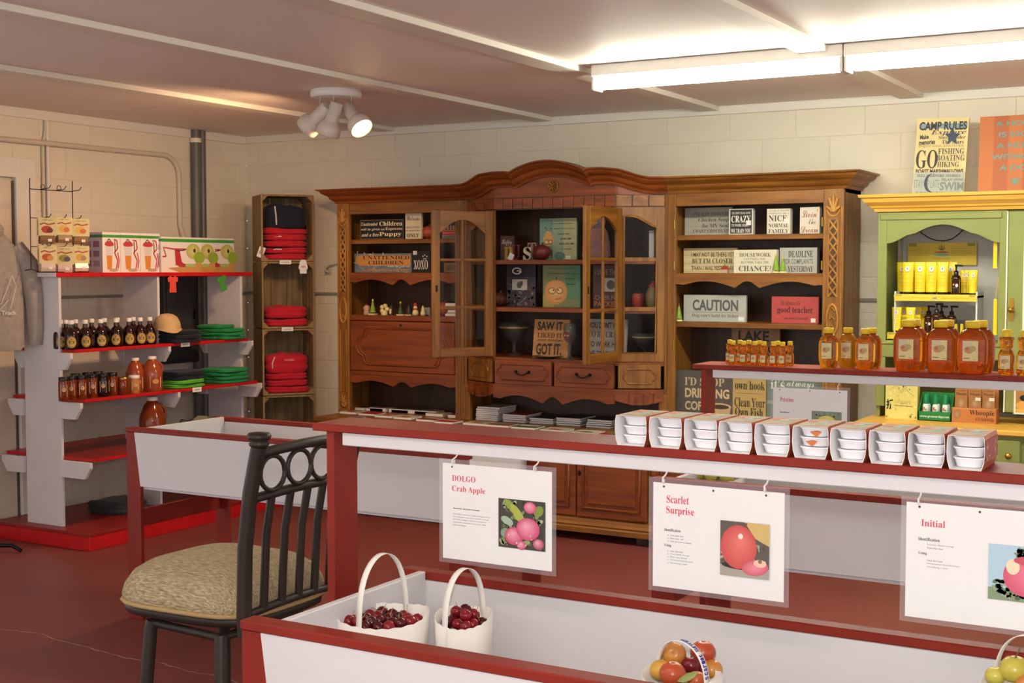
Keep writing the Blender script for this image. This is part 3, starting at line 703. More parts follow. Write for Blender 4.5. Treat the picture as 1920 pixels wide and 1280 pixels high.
for (xa, xb, za, zb) in ((GDX + .085, GDX + .095, 1.0, 1.80), (GXR - .1, GXR - .09, 1.0, 1.80), (GDX + .095, GXR - .1, 1.79, 1.80), (GDX + .095, GXR - .1, 1.0, 1.01)): bx(xa, xb, GY - .012, GY - .004, za, zb).build('glass_bead', GREENL, gd)
bx(GDX + .095, GXR - .1, GY - .008, GY - .0055, 1.01, 1.79).build('pane', mat('door_pane', '#8d8a86', .15), gd)
kn = MB().lathe([(.018, 0), (.012, .004), (.005, .02), (.016, .03), (.012, .04), (.001, .042)], seg=14).xform(Matrix.Translation((GDX + .03, GY - .006, 1.39)) @ Matrix.Rotation(PI / 2, 4, 'X'))
kn.prism([(GDX + .022, 1.33), (GDX + .038, 1.33), (GDX + .044, 1.36), (GDX + .036, 1.39), (GDX + .044, 1.42), (GDX + .038, 1.45), (GDX + .022, 1.45), (GDX + .016, 1.42), (GDX + .024, 1.39), (GDX + .016, 1.36)], 'y', GY - .009, GY - .006)
kn.build('knob', BRASS, gd)
W_(MB().sweep([(0, 1.905), (.015, 1.905), (.02, 1.92), (.03, 1.925), (.035, 1.935), (.062, 1.955), (.07, 1.975), (.085, 1.98), (.088, 1.996), (0, 1.996)], [(GXL, GB), (GXL, GY), (GXR, GY)]), 'cornice', PINE, 0)
W_(bx(GXL - .01, GXR, GY - .05, GB, 1.992, 1.997), 'cornice_top', PINE, 0)
GL = 6.92
W_(bx(GXL - .04, GXR + .02, GL - .03, GB, .772, .80), 'worktop', PINE, .006)
W_(bx(GXL - .01, GXR, GL, GB, 0.06, .772), 'base_body', GREEN)
for k in range(3):
    x0 = GXL + .01 + k * .40
    d = bx(x0, x0 + .385, GL - .014, GL, .60, .752).build('drawer', GREEN, gc, bevel=.006, world=True)
    kx = x0 + .19
    MB().lathe([(.014, 0), (.007, .006), (.006, .018), (.016, .03), (.012, .038), (.001, .04)], seg=14).xform(Matrix.Translation((onY(1893, 846, GL).x + (k - 2) * .4 + .0, GL - .014, .675)) @ Matrix.Rotation(PI / 2, 4, 'X')).build('knob', BRASS, d)
    dd = bx(x0, x0 + .385, GL - .014, GL, .10, .585).build('door', GREEN, gc, bevel=.006, world=True)
    bx(x0 + .06, x0 + .325, GL - .018, GL - .012, .16, .525).build('panel', GREEN, dd, bevel=.005)
# dark cord looped under the arch
cd = [onY(1620 + x / 5.333, 400 + y / 5.333, 7.5) for x, y in ((535, 150), (580, 200), (650, 245), (720, 268), (800, 275), (880, 255), (950, 205), (1010, 145))]
tag(MB().tube(cd, .003, 6).build('cord', BLACKMET), 'dark cord hanging in a loop under the dresser arch', 'cord')

# white two-tier riser with yellow printed edges
rs = thing('display_riser', 'white two-tier riser with yellow printed edges inside the green dresser', 'display stand', (GO0 + .03, 7.28, 1.215))
RW = onY(1832, 560, 7.27).x - onY(1676, 560, 7.27).x; RX = onY(1676, 560, 7.27).x
RWH = mat('riser_white', '#e9e6dd', .4)
zt = 1.458
for z, w0 in ((zt, 0), (1.252, -.03)):
    bx(RX + w0, RX + RW - w0, 7.27 - (.02 if w0 else 0), 7.46, z - .012, z).build('tier', RWH, rs, world=True)
    A = Art(RW - 2 * w0 - .004, .036); A.rect('#efce3a', 0, 0, 1, 1)
    A.rect('#b9a73e', .02, .65, .09, .95).rect('#b9a73e', .91, .65, .98, .95).ell('#d4694c', .5, .45, .03, .12).ell('#9fc4b0', .5, .25, .035, .1)
    A.text('natural care from the hive', '#b89a2a', .27, .5, .32, .22, 'thin').text('natural care from the hive', '#b89a2a', .74, .5, .32, .22, 'thin')
    A.build('printed_edge', rs, (RX + w0 + .002, 7.268 - (.02 if w0 else 0), z - .03), world=True)
for xx in (RX, RX + RW - .008): bx(xx, xx + .008, 7.28, 7.45, 1.216, zt + .02).build('side', RWH, rs, world=True)
# yellow poster on the cabinet back
PX0 = onY(1702, 480, 7.54).x; PX1 = onY(1831, 480, 7.54).x; PZ0 = onY(1760, 497, 7.54).z; PZ1 = onY(1760, 455, 7.54).z
po = thing('poster', 'yellow card with a small bee logo taped inside the green dresser', 'poster', (PX0, 7.54, PZ0))
bx(0, PX1 - PX0, 0, .004, 0, PZ1 - PZ0).build('card', mat('yellow_card', '#ecca3c', .6), po)
A = Art(PX1 - PX0, PZ1 - PZ0); A.rect('#efcf45', .0, 0, 1, 1).rect('#a9a14a', .02, .85, .13, .98).rect('#a9a14a', .87, .85, .98, .98)
for k in range(5):
    A.text('honey and beeswax for natural skin', '#b99c34', .2, .84 - .1 * k, .26, .05, 'thin'); A.text('gently made for happy healthy skin', '#b99c34', .78, .84 - .1 * k, .28, .05, 'thin')
A.ell('#d9673a', .5, .58, .10, .04).ell('#8fc0ae', .5, .46, .12, .055)
for k in range(5): a = PI * (.1 + .2 * k); A.line('#6d5a30' if k == 2 else '#8a8a3a', [(.5 + .012 * math.cos(a), .66), (.5 + .06 * math.cos(a), .72 + .2 * math.sin(a))], .004)
A.text('The Naked Bee', '#b79b3a', .5, .31, .26, .08, 'thin').build('print', po)
# tubes, pump bottles
def tube_bottle(label, x, y, z, h, grp):
    t = thing('cosmetic_tube', label, 'tube', (x, y, z), random.uniform(-.15, .15), grp); r = h * .16
    rings = []
    for k, (a, b, hh) in enumerate(((1, .95, .1), (1.02, .8, .45), (1.1, .45, .8), (1.18, .05, 1.0))):
        rings.append([(r * a * math.cos(2 * PI * i / 16), r * b * math.sin(2 * PI * i / 16), h * hh) for i in range(16)])
    MB().loft(rings).build('tube', YPLAST, t)
    MB().lathe([(r * .85, 0), (r * .9, h * .1)], seg=16).build('cap', BPLAST, t)
    A = Art(r * 1.5, h * .75); A.ell('#e9e7da', .5, .86, .28, .11).ell('#8d8a86', .5, .87, .1, .04).rect('#d2762f', .25, .73, .75, .75)
    A.text('moisturizing', '#9a8a1c', .5, .62, .8, .05, 'thin').text('HAND & BODY', '#9a8a1c', .5, .48, .8, .04, 'thin').line('#8f7f1e', [(.15, .3), (.85, .3)], .0012).line('#8f7f1e', [(.15, .2), (.85, .2)], .0008)
    tilt = math.atan2(r * .6, h); A.build('print', t, (-r * .75, -r * .93, h * .15), (-tilt, 0, 0))
    return t
G1 = 'yellow tubes on the upper tier'; G2 = 'yellow tubes on the lower tier'; G3 = 'small yellow tubes on the upper tier'
def rx(px, Y): return onY(px, 560, Y).x
ORD = ('first', 'second', 'third', 'fourth')
for k, px in enumerate((1702, 1725, 1746, 1767)): tube_bottle(f'large yellow cosmetic tube in the front row of the upper riser tier, {ORD[k]} from left', rx(px, 7.31), 7.31, zt, .178, G1)
for k, px in enumerate((1692, 1712, 1734, 1783)): tube_bottle(f'large yellow cosmetic tube in the back row of the upper riser tier, {ORD[k]} from left', rx(px, 7.40), 7.40, zt, .178, G1)
tube_bottle('small yellow cosmetic tube at the right end of the upper riser tier', rx(1824, 7.31), 7.31, zt, .135, G3)
for px in (1808, 1815): tube_bottle('small yellow cosmetic tube behind the pump bottle on the upper tier, ' + ('left' if px == 1808 else 'right'), rx(px, 7.39), 7.39, zt, .135, G3)
zl = 1.252
for px, Y, nm in ((1682, 7.30, 'leftmost small yellow tube on the lower riser tier'), (1708, 7.30, 'small yellow tube on the lower riser tier, left of the pump bottles'), (1696, 7.39, 'left small yellow tube in the back row of the lower riser tier'), (1720, 7.39, 'middle small yellow tube in the back row of the lower riser tier'), (1731, 7.42, 'right small yellow tube in the back row of the lower riser tier')): tube_bottle(nm, rx(px, Y), Y, zl, .14, G2)
def pump(label, x, y, z, h, side=1):
    t = thing('pump_bottle', label, 'bottle', (x, y, z), 0, 'pump bottles in the green dresser'); r = .026
    MB().lathe([(r * .95, 0), (r, .005), (r, h * .55), (r * .8, h * .63), (r * .4, h * .68)], seg=18).build('bottle', AMBERB, t)
    p = MB().lathe([(r * .45, h * .67), (r * .48, h * .78), (r * .2, h * .8), (r * .15, h * .93), (r * .3, h * .94), (r * .3, h), (.001, h)], seg=14); p.tube([(0, 0, h * .97), (side * .03, -.005, h * .965), (side * .034, -.005, h * .94)], .005, 8)
    p.build('pump', BPLAST, t)
    A = Art(r * 1.9, h * .44); A.rect('#eec727', 0, 0, 1, 1).ell('#f4f0e4', .68, .55, .14, .12).ell('#d98b2c', .35, .62, .1, .07).text('lotion', '#8d7414', .4, .4, .3, .06, 'thin').line('#a98c18', [(.1, .2), (.9, .2)], .001)
    A.v = [(v[0] - r * .95, v[1], v[2]) for v in A.v]; A.build('label', t, (0, -r - .0006, .014), bend=curl(r + .0006))
pump('amber pump bottle standing among the yellow tubes on the upper tier', rx(1792, 7.31), 7.31, zt, .165)
pump('amber pump bottle with the tallest pump on the lower tier', rx(1757, 7.31), 7.31, zl, .165)
for px, nm in ((1742, 'amber pump bottle at the left of the lower tier group'), (1766, 'amber pump bottle behind the middle one on the lower tier'), (1785, 'amber pump bottle at the right of the lower tier group')): pump(nm, rx(px, 7.39), 7.39, zl, .15)
lb = thing('lip_balm_box', 'clear acrylic box of small yellow lip balms on the lower tier', 'box', (rx(1803, 7.29), 7.29, zl))
bx(-.055, .055, -.002, .06, 0, .003).build('tray', RWH, lb); 
for b in ((-.055, .055, -.004, -.002, .0, .075), (-.055, -.053, -.002, .06, 0, .075), (.053, .055, -.002, .06, 0, .075), (-.055, .055, .058, .06, 0, .075)): bx(*b).build('acrylic_side', GLASS, lb)
for k in range(3): MB().lathe([(.009, .003), (.009, .05), (.007, .055)], seg=10, cx=-.03 + .03 * k, cy=.02).build('lip_balm', YPLAST, lb)
# yellow ribbon sachets hanging at the right stile
for k, (ya, yb, lab) in enumerate(((442, 503, 'upper yellow sachet hanging from the dresser stile'), (560, 628, 'lower yellow sachet hanging by its loop from the dresser stile'))):
    a = onY(1867, ya, 7.24); b = onY(1867, yb, 7.24); t = thing('hanging_sachet', lab, 'sachet', (a.x, 7.24, b.z))
    h = a.z - b.z
    MB().loft([[(-w, -.004, z * h), (w, -.004, z * h), (w, .004, z * h), (-w, .004, z * h)] for w, z in ((.014, 0), (.011, .06), (.010, .9), (.008, 1.))], smooth=False).build('sachet', YPLAST, t, bevel=.002)
    MB().tube([(0, 0, h), (.006, 0, h + .06), (.012, 0, h + .11)], .002, 6).build('loop', YPLAST, t)
    if k == 0: bx(-.022, .018, -.008, -.004, h - .01, h + .02).build('tag', YPLAST, t)
# three boxes in the niche on the worktop
ZW = .80
def box_on(label, name, xl, xr, yt, Y, d, body, artf, z=ZW):
    x0 = onY(xl, 760, Y).x; x1 = onY(xr, 760, Y).x; h = onY((xl + xr) / 2, yt, Y).z - z
    t = thing(name, label, 'box', (x0, Y, z)); w = x1 - x0; return t, w, h
t, w, h = box_on('pale yellow gift bag with a black character standing on the pine worktop', 'gift_box', 1660, 1720, 715, 7.16, .06, None, None)
bx(0, w, 0, .06, 0, h).build('box', mat('pale_yellow_card', '#d9ce72', .6, noise=.1, nscale=20), t, bevel=.002)
A = Art(w, h); A.rect('#dcd278', 0, 0, 1, 1).specks(('#cbbd5a', '#e8e09a'), 50, .05, .05, .95, .95, .05, 3)
for cx_, cy_ in ((.05, .05), (.95, .05), (.05, .95), (.95, .95)): A.ell('#b08c3a', cx_, cy_, .03, .03)
A.text('折', '#1d1a14', .14, .38, .22, .27, 'bold').line('#a08a3c', [(.28, .36), (.85, .34)], .004).text('ORIGAMI', '#b8a85a', .55, .45, .5, .1, 'thin').line('#a59b5a', [(.1, .75), (.35, .9), (.5, .7), (.75, .95)], .0015).line('#a59b5a', [(.4, .6), (.55, .85), (.9, .62)], .0015).build('print', t)
t, w, h = box_on('green counter display box of small white spray bottles on the worktop', 'counter_display', 1722, 1783, 735, 7.14, .08, None, None)
GRN = mat('display_green', '#1f7a35', .5)
bx(0, w, 0, .09, 0, .004).build('tray', GRN, t); bx(0, w, 0, .003, 0, .05).build('front', GRN, t); bx(0, w, .087, .09, 0, h * .95).build('back', GRN, t)
MB().prism([(0, 0), (.09, 0), (.09, h * .95), (.06, h * .7), (0, .05)], 'x', 0, .003).build('side', GRN, t); MB().prism([(0, 0), (.09, 0), (.09, h * .95), (.06, h * .7), (0, .05)], 'x', w - .003, w).build('side', GRN, t)
A = Art(w, .05); A.text('www.greenerdays.net', '#e6efe4', .5, .45, .9, .35, 'sansb').build('print', t)
SPW = mat('spray_white', '#e6e9e2', .4); SPG = mat('spray_green', '#1c8a55', .3)
for k in range(6):
    s = thing('spray_bottle', ('small white spray bottle with green cap in the front row of the green display, ' + ('left', 'middle', 'right')[k]) if k < 3 else ('small white spray bottle with green cap in the back row of the green display, ' + ('left', 'middle', 'right')[k - 3]), 'bottle', (t.location.x + w * (.2 + .3 * (k % 3)), t.location.y + .024 + .04 * (k // 3), ZW + .004), 0, 'spray bottles in the green display')
    MB().lathe([(.016, 0), (.0165, .05), (.016, .075), (.01, .085)], seg=14).build('bottle', SPW, s); MB().lathe([(.011, .083), (.013, .09), (.007, .125), (.005, .135)], seg=12).build('cap', SPG, s)
    A = Art(.02, .04); A.rect('#dfe6dc', 0, 0, 1, 1).rect('#d8552b', .0, .5, .4, .95).ell('#3f9a6e', .65, .6, .2, .15).rect('#d8552b', .1, .1, .7, .3); A.build('label', s, (-.01, -.0172, .03))
t, w, h = box_on('orange brown display box lettered WHOOPIE on the worktop', 'counter_display', 1785, 1868, 727, 7.14, .1, None, None)
bx(0, w, 0, .1, 0, h * .42).build('tray', mat('kraft_orange', '#b5713a', .6), t, bevel=.001); bx(.004, w - .004, .085, .095, .0, h).build('back', MATS['kraft_orange'], t)
A = Art(w, h * .42); A.rect('#b9733b', 0, 0, 1, 1).ell('#8c6a4a', .12, .55, .08, .33, '#b08a60').text('Whoopie', '#2b1b12', .68, .68, .56, .42, 'serif').text('CUSHION', '#5a2f18', .75, .28, .42, .2, 'serif').ell('#8a5a32', .92, .2, .03, .07).rect('#c98a50', 0, .93, 1, 1).build('print', t)
for k in range(3):
    c = thing('novelty_packet', 'printed kraft packet standing in the whoopie display box, ' + ('left', 'middle', 'right')[k], 'packet', (t.location.x + .01 + k * (w - .02) / 3, 7.165 + .01 * k, ZW + .06), 0, 'packets in the display box')
    pw, ph = (w - .02) / 3 - .006, h - .07
    bx(0, pw, 0, .012, 0, ph).build('packet', mat('kraft_brown', '#a5713f', .7), c)
    A = Art(pw, ph); A.text('Whoopie', '#2a1a10', .5, .76, .85, .16, 'serif').text('CUSHION', '#4a2815', .5, .92, .8, .06, 'serif').ell('#8a6c48', .5, .35, .33, .26, '#c0996a')
    if k: A.rect('#e8e2d6', .55, .48, .98, .62)
    A.build('print', c)
# framed photo card hung on the dresser door
pc = thing('photo_card', 'small printed food photo card in a white frame on the green dresser door', 'card', (onY(1905, 770, GY).x, GY - .014, onY(1905, 772, GY).z))
bx(-.01, .2, 0, .006, -.01, .13).build('frame', GREENL, pc)
A = Art(.19, .12); A.rect('#a9793f', 0, 0, 1, 1).ell('#d9a04a', .3, .3, .3, .22).ell('#1e1712', .2, .62, .1, .13).ell('#e9e2d2', .5, .7, .25, .2).ell('#c24a2a', .75, .4, .2, .2).rect('#d9b24c', 0, 0, 1, .15); A.build('print', pc)
# two boards leaning on top of the dresser
def lean_board(name, label, cat, xl, xr, yt, Y, z0, th, m, lean, artf, roll=0., art_name='print'):
    x0 = onY(xl, yt + 100, Y).x; x1 = onY(xr, yt + 100, Y).x; w = x1 - x0; h = onY((xl + xr) / 2, yt, Y).z - z0
    t = thing(name, label, cat, (x0, Y, z0)); t.rotation_euler = (-lean, roll, 0)
    bx(0, w, 0, th, 0, h).build('board', m, t, bevel=.001)
    A = Art(w, h); artf(A); A.build(art_name, t); return t
def camp(A):
    A.rect('#dcc98c', 0, 0, 1, 1).rect('#7d99a0', .05, .865, .98, .93).text('CAMP RULES', '#2b2226', .51, .9, .92, .11, 'bold').text('Explore', '#4a4038', .62, .81, .68, .07, 'ital')
    A.text('Make', '#2b2226', .16, .76, .17, .06, 'bold', .1).text('memories', '#2b2226', .22, .69, .31, .06, 'bold', .06).text('Sleep under', '#3a332e', .7, .745, .52, .055, 'serif').text('The Stars', '#3a332e', .72, .69, .42, .05, 'serif')
    A.text('ENJOY ONE ANOTHER', '#8a7a5a', .5, .635, .88, .04, 'thin').text('GO', '#2a1f1a', .24, .47, .42, .24, 'serif').text('FISHING', '#4d4a40', .7, .57, .5, .075, 'serif').text('BOATING', '#4d4a40', .7, .485, .54, .075, 'serif').text('HIKING', '#4d4a40', .66, .4, .42, .07, 'serif')
    A.text('ROAST MARSHMALLOWS', '#3a2620', .5, .315, .92, .055, 'bold').rect('#aab0a4', .02, .02, .99, .3).text('TELL CAMPFIRE STORIES', '#463b36', .49, .255, .84, .035, 'serif').text('RELAX', '#5a5348', .66, .205, .2, .035, 'sansb').text('UNWIND', '#5a5348', .88, .205, .2, .035, 'sansb')
    A.text('STAY UP LATE', '#7f8b88', .27, .15, .5, .11, 'sansb').text('SWIM', '#767f7c', .76, .12, .46, .11, 'bold').text('ENJOY THE DAY', '#6d7472', .5, .035, .86, .03, 'serif')
    st = []
    for i in range(10): a = PI / 2 + PI * i / 5; r = .16 if i % 2 == 0 else .068; st.append((.71 + r * math.cos(a), .755 + r * .75 * math.sin(a)))
    A._put([(.71, .755)] + st, [(0, 1 + i, 1 + (i + 1) % 10) for i in range(10)], lin('#2c3a4c'))
    mo = [(.36 + .14 * math.cos(a), .16 + .12 * math.sin(a)) for a in [PI * (.38 + 1.1 * i / 12) for i in range(13)]] + [(.39 + .11 * math.cos(a), .165 + .115 * math.sin(a)) for a in [PI * (1.48 - 1.1 * i / 12) for i in range(13)]]
    n = 13; A._put(mo, [(i, i + 1, 2 * n - 2 - i, 2 * n - 1 - i) for i in range(n - 1)], lin('#2f3440'))
CMB = mat('camp_board', '#d3c083', .6)
lean_board('wall_sign', 'cream CAMP RULES board with navy star leaning above the green dresser', 'sign', 1711, 1808, 218, 7.36, 1.997, .018, CMB, .10, camp, .03)
def dog(A):
    A.rect('#b4612c', 0, 0, 1, 1)
    for k in range(5): A.rect(('#bc6a31', '#ad5a28')[k % 2], .2 * k, 0, .2 * k + .19, 1)
    for k, (tx, w) in enumerate((('A HOUSE', .62), ('IS NOT', .52), ('A HOME', .58), ('WITHOUT', .7), ('A DOG', .48))): A.text(tx, '#6f8f86', .52, .9 - .143 * k, w, .068, 'bold')
    A.ell('#6f8f86', .5, .14, .04, .035)
    for k in range(4): A.ell('#6f8f86', .45 + .034 * k, .185 - .01 * abs(k - 1.5), .013, .017)
lean_board('wall_sign', 'orange wooden A HOUSE IS NOT A HOME board leaning above the dresser', 'sign', 1834, 1975, 214, 7.38, 1.997, .02, mat('orange_pine', '#b5622d', .55), .08, dog, 0)
# ================= things on the hutch shelves =================
S1, S2, S3 = 1.797, 1.575, 1.290
def sign(label, xl, xr, yt, z0, Y, m, artf, th=.022, lean=0., rz=0., name='block_sign', edge=None, ref=None):
    yr = ref or yt + 20
    x0 = onY(xl, yr, Y).x; x1 = onY(xr, yr, Y).x; w = x1 - x0; h = onY((xl + xr) / 2, yt, Y).z - z0
    t = thing(name, label, 'sign', (x0, Y, z0)); t.rotation_euler = (-lean, 0, rz)
    bx(0, w, 0, th, 0, h).build('board', m, t, bevel=.0012)
    A = Art(w, h); artf(A); A.build('print', t); return t
BLK = mat('black_board', '#1b1817', .55); CRM = mat('cream_board', '#d9cba4', .6); GRYB = mat('grey_board', '#b3ac9d', .6); WHB = mat('white_board', '#ddd8cb', .6)
BRNB = mat('brown_board', '#8a6a45', .6); REDB = mat('red_board', '#b04038', .6); BLUB = mat('blue_board', '#66727c', .6); TANB = mat('tan_board', '#c49a5e', .6); DKB = mat('charcoal_board', '#4a4440', .6)
def L(A, lines, style='serif'):
    for ln in lines:
        tx, c, cx, cy, w, h = ln[:6]; A.text(tx, c, cx, cy, w, h, ln[6] if len(ln) > 6 else style)
def border(A, c, t=.012, i=.02):
    ax, ay = i, i * A.w / A.h; A.line(c, [(ax, ay), (1 - ax, ay), (1 - ax, 1 - ay), (ax, 1 - ay), (ax, ay)], t * A.w)
W1 = '#e3dcc2'
sign('black block sign Unattended Children, Espresso and a free Puppy, top left shelf', 675, 757, 411, S1, 7.31, BLK, lambda A: (border(A, '#8d7350', .008, .012), L(A, (('Unattended', W1, .22, .77, .38, .17, 'ital'), ('Children', '#f0e2b4', .71, .78, .52, .22), ('will be given an', W1, .3, .5, .54, .15, 'ital'), ('Espresso', '#f0e2b4', .78, .51, .38, .17), ('and a free', W1, .24, .24, .4, .18, 'ital'), ('Puppy', '#f0e2b4', .7, .24, .5, .25)))))
sign('cream upright FRIENDS Welcome block sign on the top left shelf', 760, 790, 392, S1, 7.30, CRM, lambda A: (A.rect('#d9c9a4', 0, 0, 1, 1), L(A, (('FRIENDS', '#3c3430', .5, .91, .86, .09), ('Welcome', '#5a4c42', .5, .7, .84, .17, 'script'), ('RELATIVES', '#6a5a4a', .5, .39, .86, .07), ('BY APPOINTMENT', '#6a5a4a', .5, .28, .88, .05), ('ONLY', '#2c2622', .47, .12, .78, .13)))))
sign('tan and purple KIDS sign with red band, behind the open glass door', 829, 864, 406, S1, 7.33, TANB, lambda A: (A.rect('#b98d55', 0, .0, 1, 1), A.rect('#3b2a48', .35, .6, 1, .85), A.rect('#b8332c', 0, .16, 1, .36), A.rect('#8a8078', 0, 0, 1, .15), L(A, (('KIDS', '#4a3a5a', .5, .5, .95, .24), ('puppies welcome', '#e0b0a0', .5, .26, .9, .09), ('spoiled here', '#4a4038', .5, .08, .8, .07)))))
def unat(A):
    A.rect('#68747c', 0, 0, 1, 1).specks(('#7f8a8e', '#56616a', '#a3a596'), 40, 0, 0, 1, 1, .07, 5).rect('#c58840', .08, .36, .99, .9).poly('#c58840', [(.02, .5), (.1, .38), (.1, .88), (.03, .86)])
    L(A, (('UNATTENDED', '#2c2522', .56, .78, .82, .2), ('CHILDREN', '#2c2522', .56, .52, .62, .2), ('will be given', '#d8d4c4', .78, .32, .38, .1, 'ital'), ('AN ESPRESSO AND A FREE PUPPY', '#c58840', .55, .12, .86, .14, 'sansb')))
sign('blue and orange UNATTENDED CHILDREN plank sign on the second left shelf', 665, 771, 475, S2, 7.31, BLUB, unat)
sign('small black XOXO block sign on the second left shelf', 772, 806, 470, S2, 7.32, BLK, lambda A: (A.text('XOXO', '#e0d8c4', .5, .36, .78, .42, 'serif'), [A.ell('#d6cdb8', *p, .035, .03) for p in ((.62, .75), (.72, .8), (.84, .74), (.68, .63), (.78, .63))], A.rect('#cfc8b8', .08, .82, .3, 1)))
sign('small brown framed LAKE HOUSE sign behind the open glass door', 832, 863, 492, S2, 7.33, BRNB, lambda A: (border(A, '#5d4326', .03, .02), A.rect('#7a5a3a', .07, .15, .93, .85), A.text('LAKE HOUSE', '#2d2018', .5, .5, .76, .45, 'serif')))
# right unit
sign('grey plank sign Chicken Soup for MY Soul on the top right shelf', 1284, 1372, 389, S1, 7.42, GRYB, lambda A: (A.rect('#aaa595', 0, 0, 1, 1), A.rect('#9f9a8a', 0, .32, 1, .34), A.rect('#9f9a8a', 0, .66, 1, .68), L(A, (("I'VE HAD ENOUGH", '#5c564e', .55, .77, .74, .13), ('Chicken Soup', '#4a453f', .62, .55, .66, .17, 'ital'), ('for MY Soul', '#4a453f', .66, .35, .56, .14), ('I WANT CHOCOLATE', '#4a4238', .58, .16, .8, .12)))))
def crazy(A):
    A.rect('#d9d2c2', 0, 0, 1, 1).rect('#2b2827', .05, .04, .95, .96)
    L(A, (("YOU DON'T HAVE TO BE", '#ddd6c8', .5, .83, .78, .09), ('CRAZY', '#efe9dc', .5, .6, .8, .26), ('TO WORK HERE...', '#ddd6c8', .48, .36, .74, .1), ('WE TRAIN YOU', '#efe9dc', .5, .15, .82, .15))); A.rect('#ece7da', .72, .36, .92, .54)
sign('black CRAZY we train you block sign with pale edge on the top right shelf', 1367, 1412, 391, S1, 7.31, WHB, crazy, th=.035)
sign('cream NICE NORMAL FAMILY block sign on the top right shelf', 1438, 1482, 391, S1, 7.31, WHB, lambda A: (A.rect('#e2dac4', 0, 0, 1, 1), border(A, '#b6a584', .01, .01), L(A, (('AS FAR AS ANYONE', '#8a7f70', .5, .92, .86, .07), ('KNOWS WE ARE A', '#8a7f70', .5, .81, .86, .07), ('NICE', '#4a3c34', .47, .62, .78, .24), ('NORMAL', '#4a3c34', .5, .34, .86, .16), ('FAMILY', '#4a3c34', .5, .12, .86, .16))), A.rect('#efe9dc', .72, .42, .95, .6)), th=.04)
sign("cream Livin' the Dream block sign in script on the top right shelf", 1500, 1538, 388, S1, 7.31, WHB, lambda A: (A.rect('#dcd2bc', 0, 0, 1, 1), L(A, (("Livin'", '#8a4a3c', .5, .76, .8, .3, 'script'), ('the', '#6d3f34', .62, .45, .34, .2, 'script'), ('Dream', '#8a4a3c', .5, .16, .86, .24, 'script')))), th=.035, rz=-.08)
def may(A):
    A.rect('#d8c592', 0, 0, 1, 1)
    for k in range(6): A.rect(('#cdb682', '#e0d0a2')[k % 2], 0, k / 6 + .02, 1, k / 6 + .08)
    L(A, (('I MAY NOT BE THERE YET', '#4b3c2a', .55, .74, .8, .17, 'sansb'), ("BUT I'M CLOSER", '#3a2e22', .54, .49, .76, .2), ('THAN I WAS YESTERDAY', '#4b3c2a', .55, .2, .8, .17, 'sansb')))
sign("pale plank sign I MAY NOT BE THERE YET on the second right shelf", 1282, 1382, 465, S2, 7.40, CRM, may)
sign('cream HOUSEWORK block sign on the second right shelf', 1376, 1456, 468, S2, 7.31, WHB, lambda A: (A.rect('#ded6b8', 0, 0, 1, 1), L(A, (('HOUSEWORK', '#57503f', .5, .78, .74, .17), ("CAN'T KILL YOU,", '#6a6350', .5, .6, .52, .1), ('BUT WHY TAKE THE', '#6a6350', .5, .46, .66, .1), ('CHANCE?', '#4d4637', .5, .2, .76, .23)))), th=.04)
sign('grey DEADLINE FOR COMPLAINTS YESTERDAY sign on the second right shelf', 1462, 1532, 464, S2, 7.36, GRYB, lambda A: (A.rect('#b4b1a6', 0, 0, 1, 1), L(A, (('DEADLINE', '#26221f', .56, .75, .66, .26), ('FOR COMPLAINTS', '#5d5a54', .5, .46, .78, .2, 'sansb'), ('YESTERDAY', '#26221f', .56, .17, .68, .22)))), th=.05)
sign("grey CAUTION dog can't hold its licker sign on the third right shelf", 1282, 1399, 553, S3, 7.34, GRYB, lambda A: (A.rect('#b2b3a8', 0, 0, 1, 1), A.rect('#a5a69b', 0, .33, 1, .34), L(A, (('CAUTION', '#565754', .51, .62, .73, .42, 'bold'), ("Dog can't hold its licker", '#6a665e', .51, .22, .75, .16))), A.line('#6d6c66', [(.14, .36), (.88, .36)], .002), A.rect('#e5e2da', .88, .05, .97, .2)))
sign('red good teacher sign on the third right shelf', 1447, 1535, 556, S3, 7.34, REDB, lambda A: (A.rect('#ac423c', 0, 0, 1, 1), L(A, (('The influence of a', '#4a1e1c', .4, .76, .42, .16, 'ital'), ('good teacher', '#2e1413', .5, .48, .76, .3), ('can never be erased', '#4a1e1c', .52, .2, .5, .1))), A.rect('#e5e2da', .84, .05, .94, .2)))
sign('brown LAKE RULES board standing at the back of the right unit', 1372, 1462, 614, HZ, 7.46, BRNB, lambda A: (A.rect('#8d6d48', 0, 0, 1, 1), L(A, (('LAKE', '#1f1712', .46, .92, .64, .1, 'bold'), ('RULES', '#241a14', .48, .78, .8, .1, 'bold'), ('SWIM OFTEN', '#3a2b20', .5, .66, .7, .06), ('NAP ALL DAY', '#3a2b20', .5, .57, .7, .06)))), ref=640)
def coffee(A):
    A.rect('#55504b', 0, 0, 1, 1); L(A, (("I'D STOP", '#c9b48c', .5, .83, .7, .13), ('DRINKING', '#d0b98c', .55, .65, .78, .15, 'bold'), ('COFFEE', '#c9b48c', .42, .45, .52, .14, 'bold'), ("BUT I'M NO", '#a89a80', .36, .28, .4, .1), ('QUITTER', '#a89a80', .36, .13, .4, .1)))
    A.ell('#cdb083', .78, .45, .2, .06).poly('#c6a678', [(.59, .45), (.97, .45), (.93, .18), (.63, .18)]).ell('#4a3322', .78, .45, .16, .035)
sign("dark I'D STOP DRINKING COFFEE sign with a cup, lower right of the hutch", 1268, 1374, 695, HZ, 7.30, DKB, coffee, ref=730)
